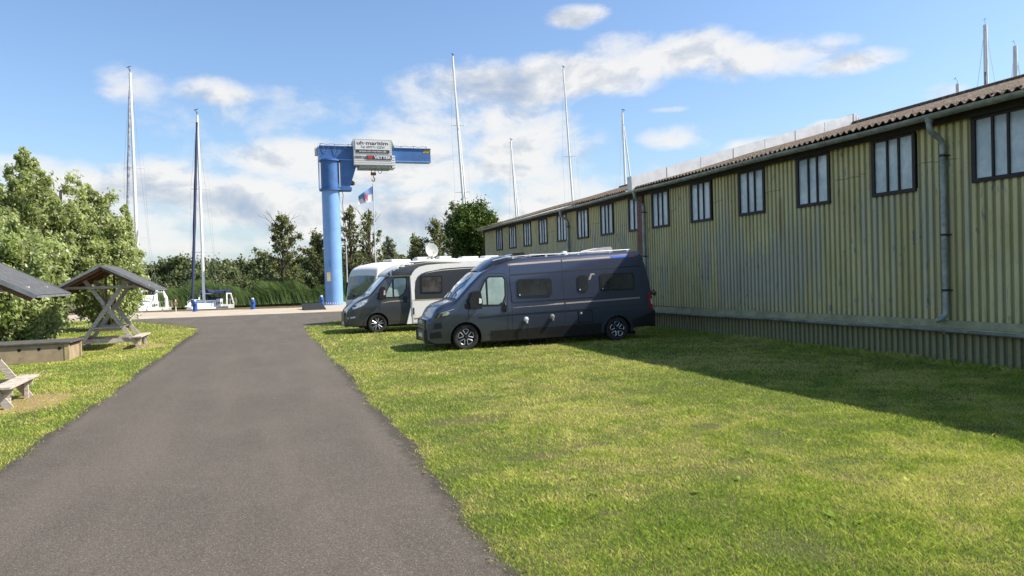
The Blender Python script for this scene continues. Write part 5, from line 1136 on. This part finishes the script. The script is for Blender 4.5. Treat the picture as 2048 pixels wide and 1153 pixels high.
# ------------------------------------------------------------------ trees
def crown_mesh(name, clumps, per, leaf, mat, parent, lean=(0,0,0), aspect=.55, flat=0, outward=.4):
    """clumps: array (n,4) of centre + radius; leaves scattered in each clump"""
    C = np.repeat(clumps, per, axis=0); n = len(C)
    d = rng.normal(0,1,(n,3)); d /= np.linalg.norm(d,axis=1)[:,None]; rr_ = np.minimum(np.abs(rng.normal(0,.62,n)), 1.7)
    P = C[:,:3] + d*(C[:,3]*rr_)[:,None]*np.array([.95,.95,1.1])
    nn = rng.normal(0,1,(n,3)) + d*outward*2; nn /= np.linalg.norm(nn,axis=1)[:,None]
    up = rng.normal(0,1,(n,3)) + np.array(lean); a = np.cross(nn, up); a /= np.linalg.norm(a,axis=1)[:,None]+1e-9; b = np.cross(nn, a)
    s = leaf*rng.uniform(.6,1.35,n)[:,None]
    V = np.stack([P-b*s, P+a*s*aspect, P+b*s, P-a*s*aspect],1).reshape(-1,3)
    F = np.arange(4*n).reshape(-1,4); R = np.repeat(np.clip(np.repeat(rng.random(len(clumps)),per)*.45+rng.random(n)*.6,0,1),4)
    return arrmesh(name, V, F, mat, parent, {'rnd':R})
def limbs(cl, base, top, r0, mat, parent, n=14, name='trunk', wob=.12):
    g = MB(); base = Vector(base); top = Vector(top); H = (top-base).length
    tp = [base.lerp(top,i/6)+Vector((random.uniform(-1,1),random.uniform(-1,1),0))*wob*(0 if i in (0,) else 1) for i in range(7)]
    g.tube(tp, [r0*(1-.13*i) for i in range(7)], 8)
    idx = list(range(len(cl))); random.shuffle(idx)
    for i in idx[:n]:
        c = Vector(cl[i][:3]); hz_ = max(.1,min(.92,(c.z-base.z)/H*.72)); k = hz_*6; a = tp[int(k)].lerp(tp[min(6,int(k)+1)], k-int(k))
        mid = a.lerp(c,.5)+Vector((random.uniform(-.2,.2),random.uniform(-.2,.2),random.uniform(0,.3)))*(H/8)
        g.tube([a,mid,c], [r0*.42*(1-hz_*.6),r0*.25*(1-hz_*.5),r0*.07], 5)
    return g.build(name, mat, parent, smooth=True)
def blob(n, c, r, shell=.5, rmin=.3, rmax=.6, flo=None):
    d = rng.normal(0,1,(n,3)); d /= np.linalg.norm(d,axis=1)[:,None]; q = (shell+(1-shell)*rng.random(n))[:,None]
    P = np.array(c)+d*q*np.array(r)
    if flo is not None: P[:,2] = np.maximum(P[:,2], flo+rng.uniform(0,.3,n))
    return np.column_stack([P, rng.uniform(rmin,rmax,n)])
F_pop = mat_foliage('poplar_leaves', (.15,.205,.045), (.46,.52,.20), (.75,.75,.55), .45)
F_pop2 = mat_foliage('bright_poplar_leaves', (.16,.24,.035), (.47,.53,.22), (.64,.65,.45), .45)
F_dark = mat_foliage('dark_hedge_leaves', (.030,.065,.010), (.13,.19,.025), None, .25)
F_ald = mat_foliage('alder_leaves', (.08,.105,.03), (.26,.27,.10), (.22,.24,.11), .38)
F_wood = mat_foliage('woodland_leaves', (.055,.08,.028), (.19,.22,.085), (.12,.15,.07), .28, scale=.25)
F_pale = mat_foliage('pale_leaves', (.09,.11,.06), (.22,.24,.14), (.26,.28,.20), .3)
F_reed = mat_foliage('reed_leaves', (.045,.090,.018), (.25,.33,.10), None, .3, scale=.5)
def poplar(x, y, h, r, label, nspike=12, per=330, low=True, mat=F_pop, leaf=.085):
    R = empty('poplar_bush', (x,y,0)); tag(R, label, 'bush', 'silvery poplar bushes left of the lane')
    cl = [blob(230, (0,0,h*.46), (r*1.15,r*1.15,h*.44), .45, .2,.5, .15)]
    spk = []
    for k in range(nspike):
        a = random.uniform(0,2*pi); q = r*random.uniform(.1,.85); bx, by = cos(a)*q, sin(a)*q; ht = h*(1-.28*(q/r))*random.uniform(.86,1.03); lx = -.35*random.uniform(.3,1.2)
        m = 20; t = np.linspace(0,1,m); spk.append((bx,by,ht,lx))
        cl.append(np.column_stack([bx+lx*t**2*1.3+rng.normal(0,.08,m), by+rng.normal(0,.08,m), ht*.45+(ht*.55)*t, .46-.36*t**1.2]))
    cl = np.concatenate(cl); crown_mesh('crown', cl, per*7//10, leaf*1.0, mat, R, lean=(-.8,0,1.6), aspect=.5, outward=.9)
    g = MB()
    for k in range(7):
        a = random.uniform(0,2*pi); g.tube([(cos(a)*.25,sin(a)*.25,-.05),(cos(a)*r*.35,sin(a)*r*.35,h*.3),(cos(a)*r*.5-.2,sin(a)*r*.5,h*.75)], [.09,.06,.02], 6)
    for (bx,by,ht,lx) in spk: g.tube([(bx*.3,by*.3,h*.1),(bx,by,ht*.5),(bx+lx*.5,by,ht*.8)], [.05,.028,.008], 5)
    g.build('trunk', M_bark, R, smooth=True)
poplar(-12.6,33.5,8.3,2.7,'tall silvery poplar bush at the left edge behind the picnic roofs', 11)
poplar(-13.4,37.2,8.9,2.6,'broad silvery poplar bush just inside the left edge, behind the front row', 10)
poplar(-9.9,37.5,8.9,2.3,'tallest silvery poplar bush, its windblown tips against the sky', 10)
poplar(-7.75,38.5,7.5,1.7,'narrow silvery poplar bush between the tallest one and the masts', 8)
poplar(-7.25,38.0,5.2,1.2,'lowest silvery poplar bush, right end of the clump behind the picnic roof', 7)
poplar(-9.3,31.0,5.0,1.9,'middle poplar bush right behind the far picnic table', 6, mat=F_pop2)
poplar(-10.6,27.0,4.0,2.2,'bright green low poplar bush behind the concrete trough', 5, mat=F_pop2, leaf=.095)
poplar(-7.9,27.6,2.6,1.0,'small bright poplar sapling between trough and picnic table', 4, per=200, mat=F_pop2)
poplar(-15.5,29.0,8.0,2.6,'poplar bush reaching out of the frame at the far left', 6, per=200)

def hedge_tree():
    R = empty('dark_round_tree', (13.75,47.5,0)); tag(R, 'dense round dark green tree at the far end of the warehouse', 'tree')
    cl = np.concatenate([blob(150,(0,0,4.0),(2.15,2.1,3.25),.72,.30,.62,.3), blob(60,(0,0,5.4),(1.7,1.6,1.75),.8,.25,.5)])
    crown_mesh('crown', cl, 260, .085, F_dark, R, outward=.9); c2 = blob(60,(0,0,3.8),(1.6,1.6,2.9),.2,.6,.9,.3); crown_mesh('inner_foliage', c2, 160, .12, F_dark, R)
    limbs(cl, (0,0,-.05), (0,0,5.8), .20, M_bark, R, 16)
hedge_tree()
def alder(x, y, h, w_, label, top=True, per=60, mat=F_ald, leaf=.10, nb=26, name='alder_tree', r0=.22, bare=8, seed=0, thin=1.0):
    random.seed(seed); R = empty(name, (x,y,0)); tag(R, label, 'tree')
    cl = []
    for k in range(nb):
        t = (k+.5)/nb; z = h*(.20+.74*t); rad = w_*(.35+.9*sin(pi*min(1,(t*.9+.12)))**.8)*(1-.45*t); a = k*2.4+random.uniform(-.4,.4)
        q = rad*random.uniform(.35,1.0); c = Vector((cos(a)*q, sin(a)*q, z))
        for j in range(4):
            s = j/3; cl.append((c.x*(.55+.6*s)+random.uniform(-.15,.15), c.y*(.55+.6*s)+random.uniform(-.15,.15), z-.25+.35*s+random.uniform(-.2,.2), random.uniform(.22,.5)*thin))
    cl = np.array(cl); crown_mesh('crown', cl, per, leaf, mat, R, aspect=.7)
    limbs(cl, (0,0,-.05), (random.uniform(-.2,.2),0,h*.97), r0, M_bark, R, 40, wob=.10)
    if bare:
        g = MB()
        for k in range(bare):
            a = random.uniform(0,2*pi); z = h*random.uniform(.55,.85); l = random.uniform(.8,2.0); p = Vector((0,0,z)); q = p+Vector((cos(a)*l*.9, sin(a)*.4*l, l*random.uniform(.3,1.2))); m = p.lerp(q,.5)+Vector((0,0,-.15))
            g.tube([p,m,q], [.045,.03,.012], 5); g.tube([m,m.lerp(q,.6)+Vector((random.uniform(-.4,.4),0,.5))], [.022,.008], 4); g.tube([m.lerp(q,.5),q+Vector((random.uniform(-.5,.5),0,-.1))], [.02,.008], 4)
        g.build('dead_branches', M_deadwood, R)
alder(1.30,72.5,9.0,2.7,'alder with bare dead top twigs standing left of the crane', seed=3, bare=12, per=120, r0=.24)
alder(4.55,73.5,7.3,1.6,'dark shaggy alder half hidden behind the crane column', seed=5, bare=4, per=80)
alder(7.75,72.0,9.9,1.6,'slender open alder just right of the crane column', seed=8, bare=6, per=34, nb=30, thin=.9)
alder(9.75,72.5,9.6,2.0,'open branched alder below the flag', seed=13, bare=8, per=34, nb=30, thin=.9)
alder(13.9,86,7.4,1.5,'pale greyish tree between the flag tree and the satellite dish', seed=21, mat=F_pale, bare=0, per=70)
alder(14.5,72,6.6,1.2,'small olive tree left of the satellite dish', seed=34, bare=0, per=70)
alder(16.2,70,8.3,1.6,'ragged grey green tree left of the dense round tree', seed=55, bare=3, per=75)
alder(18.3,71,10.2,1.4,'tall thin topped tree directly behind the dense round tree', seed=89, mat=F_pale, bare=3, per=50)
random.seed(99)
def bank_trees():
    spec = [(-21,112,6.8,3.6),(-17.5,116,5.6,3.4),(-14.4,112,5.9,3.2),(-11.6,110,6.9,3.2),(-8.9,115,6.3,3.2),(-6.2,110,5.6,3.0),(-3.6,113,6.2,3.2),(-1.0,110,6.6,3.0),(1.8,114,6.4,3.2),(4.5,108,6.0,2.8),(7.0,108,6.6,3.0),(10.5,110,7.2,3.4),(14,112,7.0,3.4),(18,108,7.0,3.4),(22,110,6.5,3.6),(-26,118,6.4,4)]
    cls = []
    tr = MB()
    for x, y, h, r in spec:
        cls.append(blob(90,(x,y,h*.50),(r*.75,r*.75,h*.42),.55,.5,1.1,.2)); tr.tube([(x,y,-.1),(x,y,h*.7)], [.25,.1], 6)
    cls = np.concatenate(cls); o = crown_mesh('woodland', cls, 100, .20, F_wood, None, outward=.8, aspect=.8); tag(o, 'continuous dark green woodland on the far bank behind the marina', 'woodland', kind='stuff')
    # shrubs closer to the reeds
    sh = []
    for x in np.arange(-13,13,1.5): 
        sh.append(blob(26,(x+random.uniform(-.5,.5),random.uniform(78,88),1.5),(1.5,1.5,random.uniform(1.3,2.9)),.5,.4,.8,.1))
    sh = np.concatenate(sh); o = crown_mesh('shrubs', sh, 80, .13, F_wood, None, outward=.7); tag(o, 'tangled green shrubs between the reeds and the far woodland', 'shrubs', kind='stuff')
bank_trees()
def reeds():
    n = 60000; x = rng.uniform(-16,30,n); y = np.where(rng.random(n)<.6, rng.uniform(70.3,73.5,n), rng.uniform(73,80,n))
    y = y + np.where(x>3.8, (x-3.8)*.14, 0) + np.where(x<-10,(-10-x)*.085,0)
    hh = rng.uniform(1.1,2.6,n)*(.85+.2*np.sin(x*.9)+.1*np.sin(x*2.3+1)); ln = hh*rng.uniform(.25,.75,n); w_ = rng.uniform(.03,.07,n)
    a = rng.normal(0,.5,n); lx = -ln*np.cos(a); ly = ln*np.sin(a)*.6; z0 = np.zeros(n)
    V = np.stack([np.stack([x-w_,y,z0],1), np.stack([x+w_,y,z0],1), np.stack([x+w_+lx*.35,y+ly*.35,hh*.6],1), np.stack([x-w_+lx*.35,y+ly*.35,hh*.6],1), np.stack([x+lx,y+ly,hh*.92],1)],1).reshape(-1,3)
    b = np.arange(n)[:,None]*5; F = np.concatenate([b+np.array([0,1,2]),b+np.array([0,2,3]),b+np.array([3,2,4])],0)
    o = arrmesh('reeds', V, F, F_reed, attrs={'rnd':np.repeat(np.clip(rng.random(n)*.6+.4*(np.sin(x*2.1)*.5+.5)*1.0,0,1),5)}); tag(o, 'windblown green reed bed leaning left along the far bank', 'reeds', kind='stuff')
    n = 2500; x = rng.uniform(-2,8,n); y = rng.uniform(70.2,70.6,n); 
reeds()
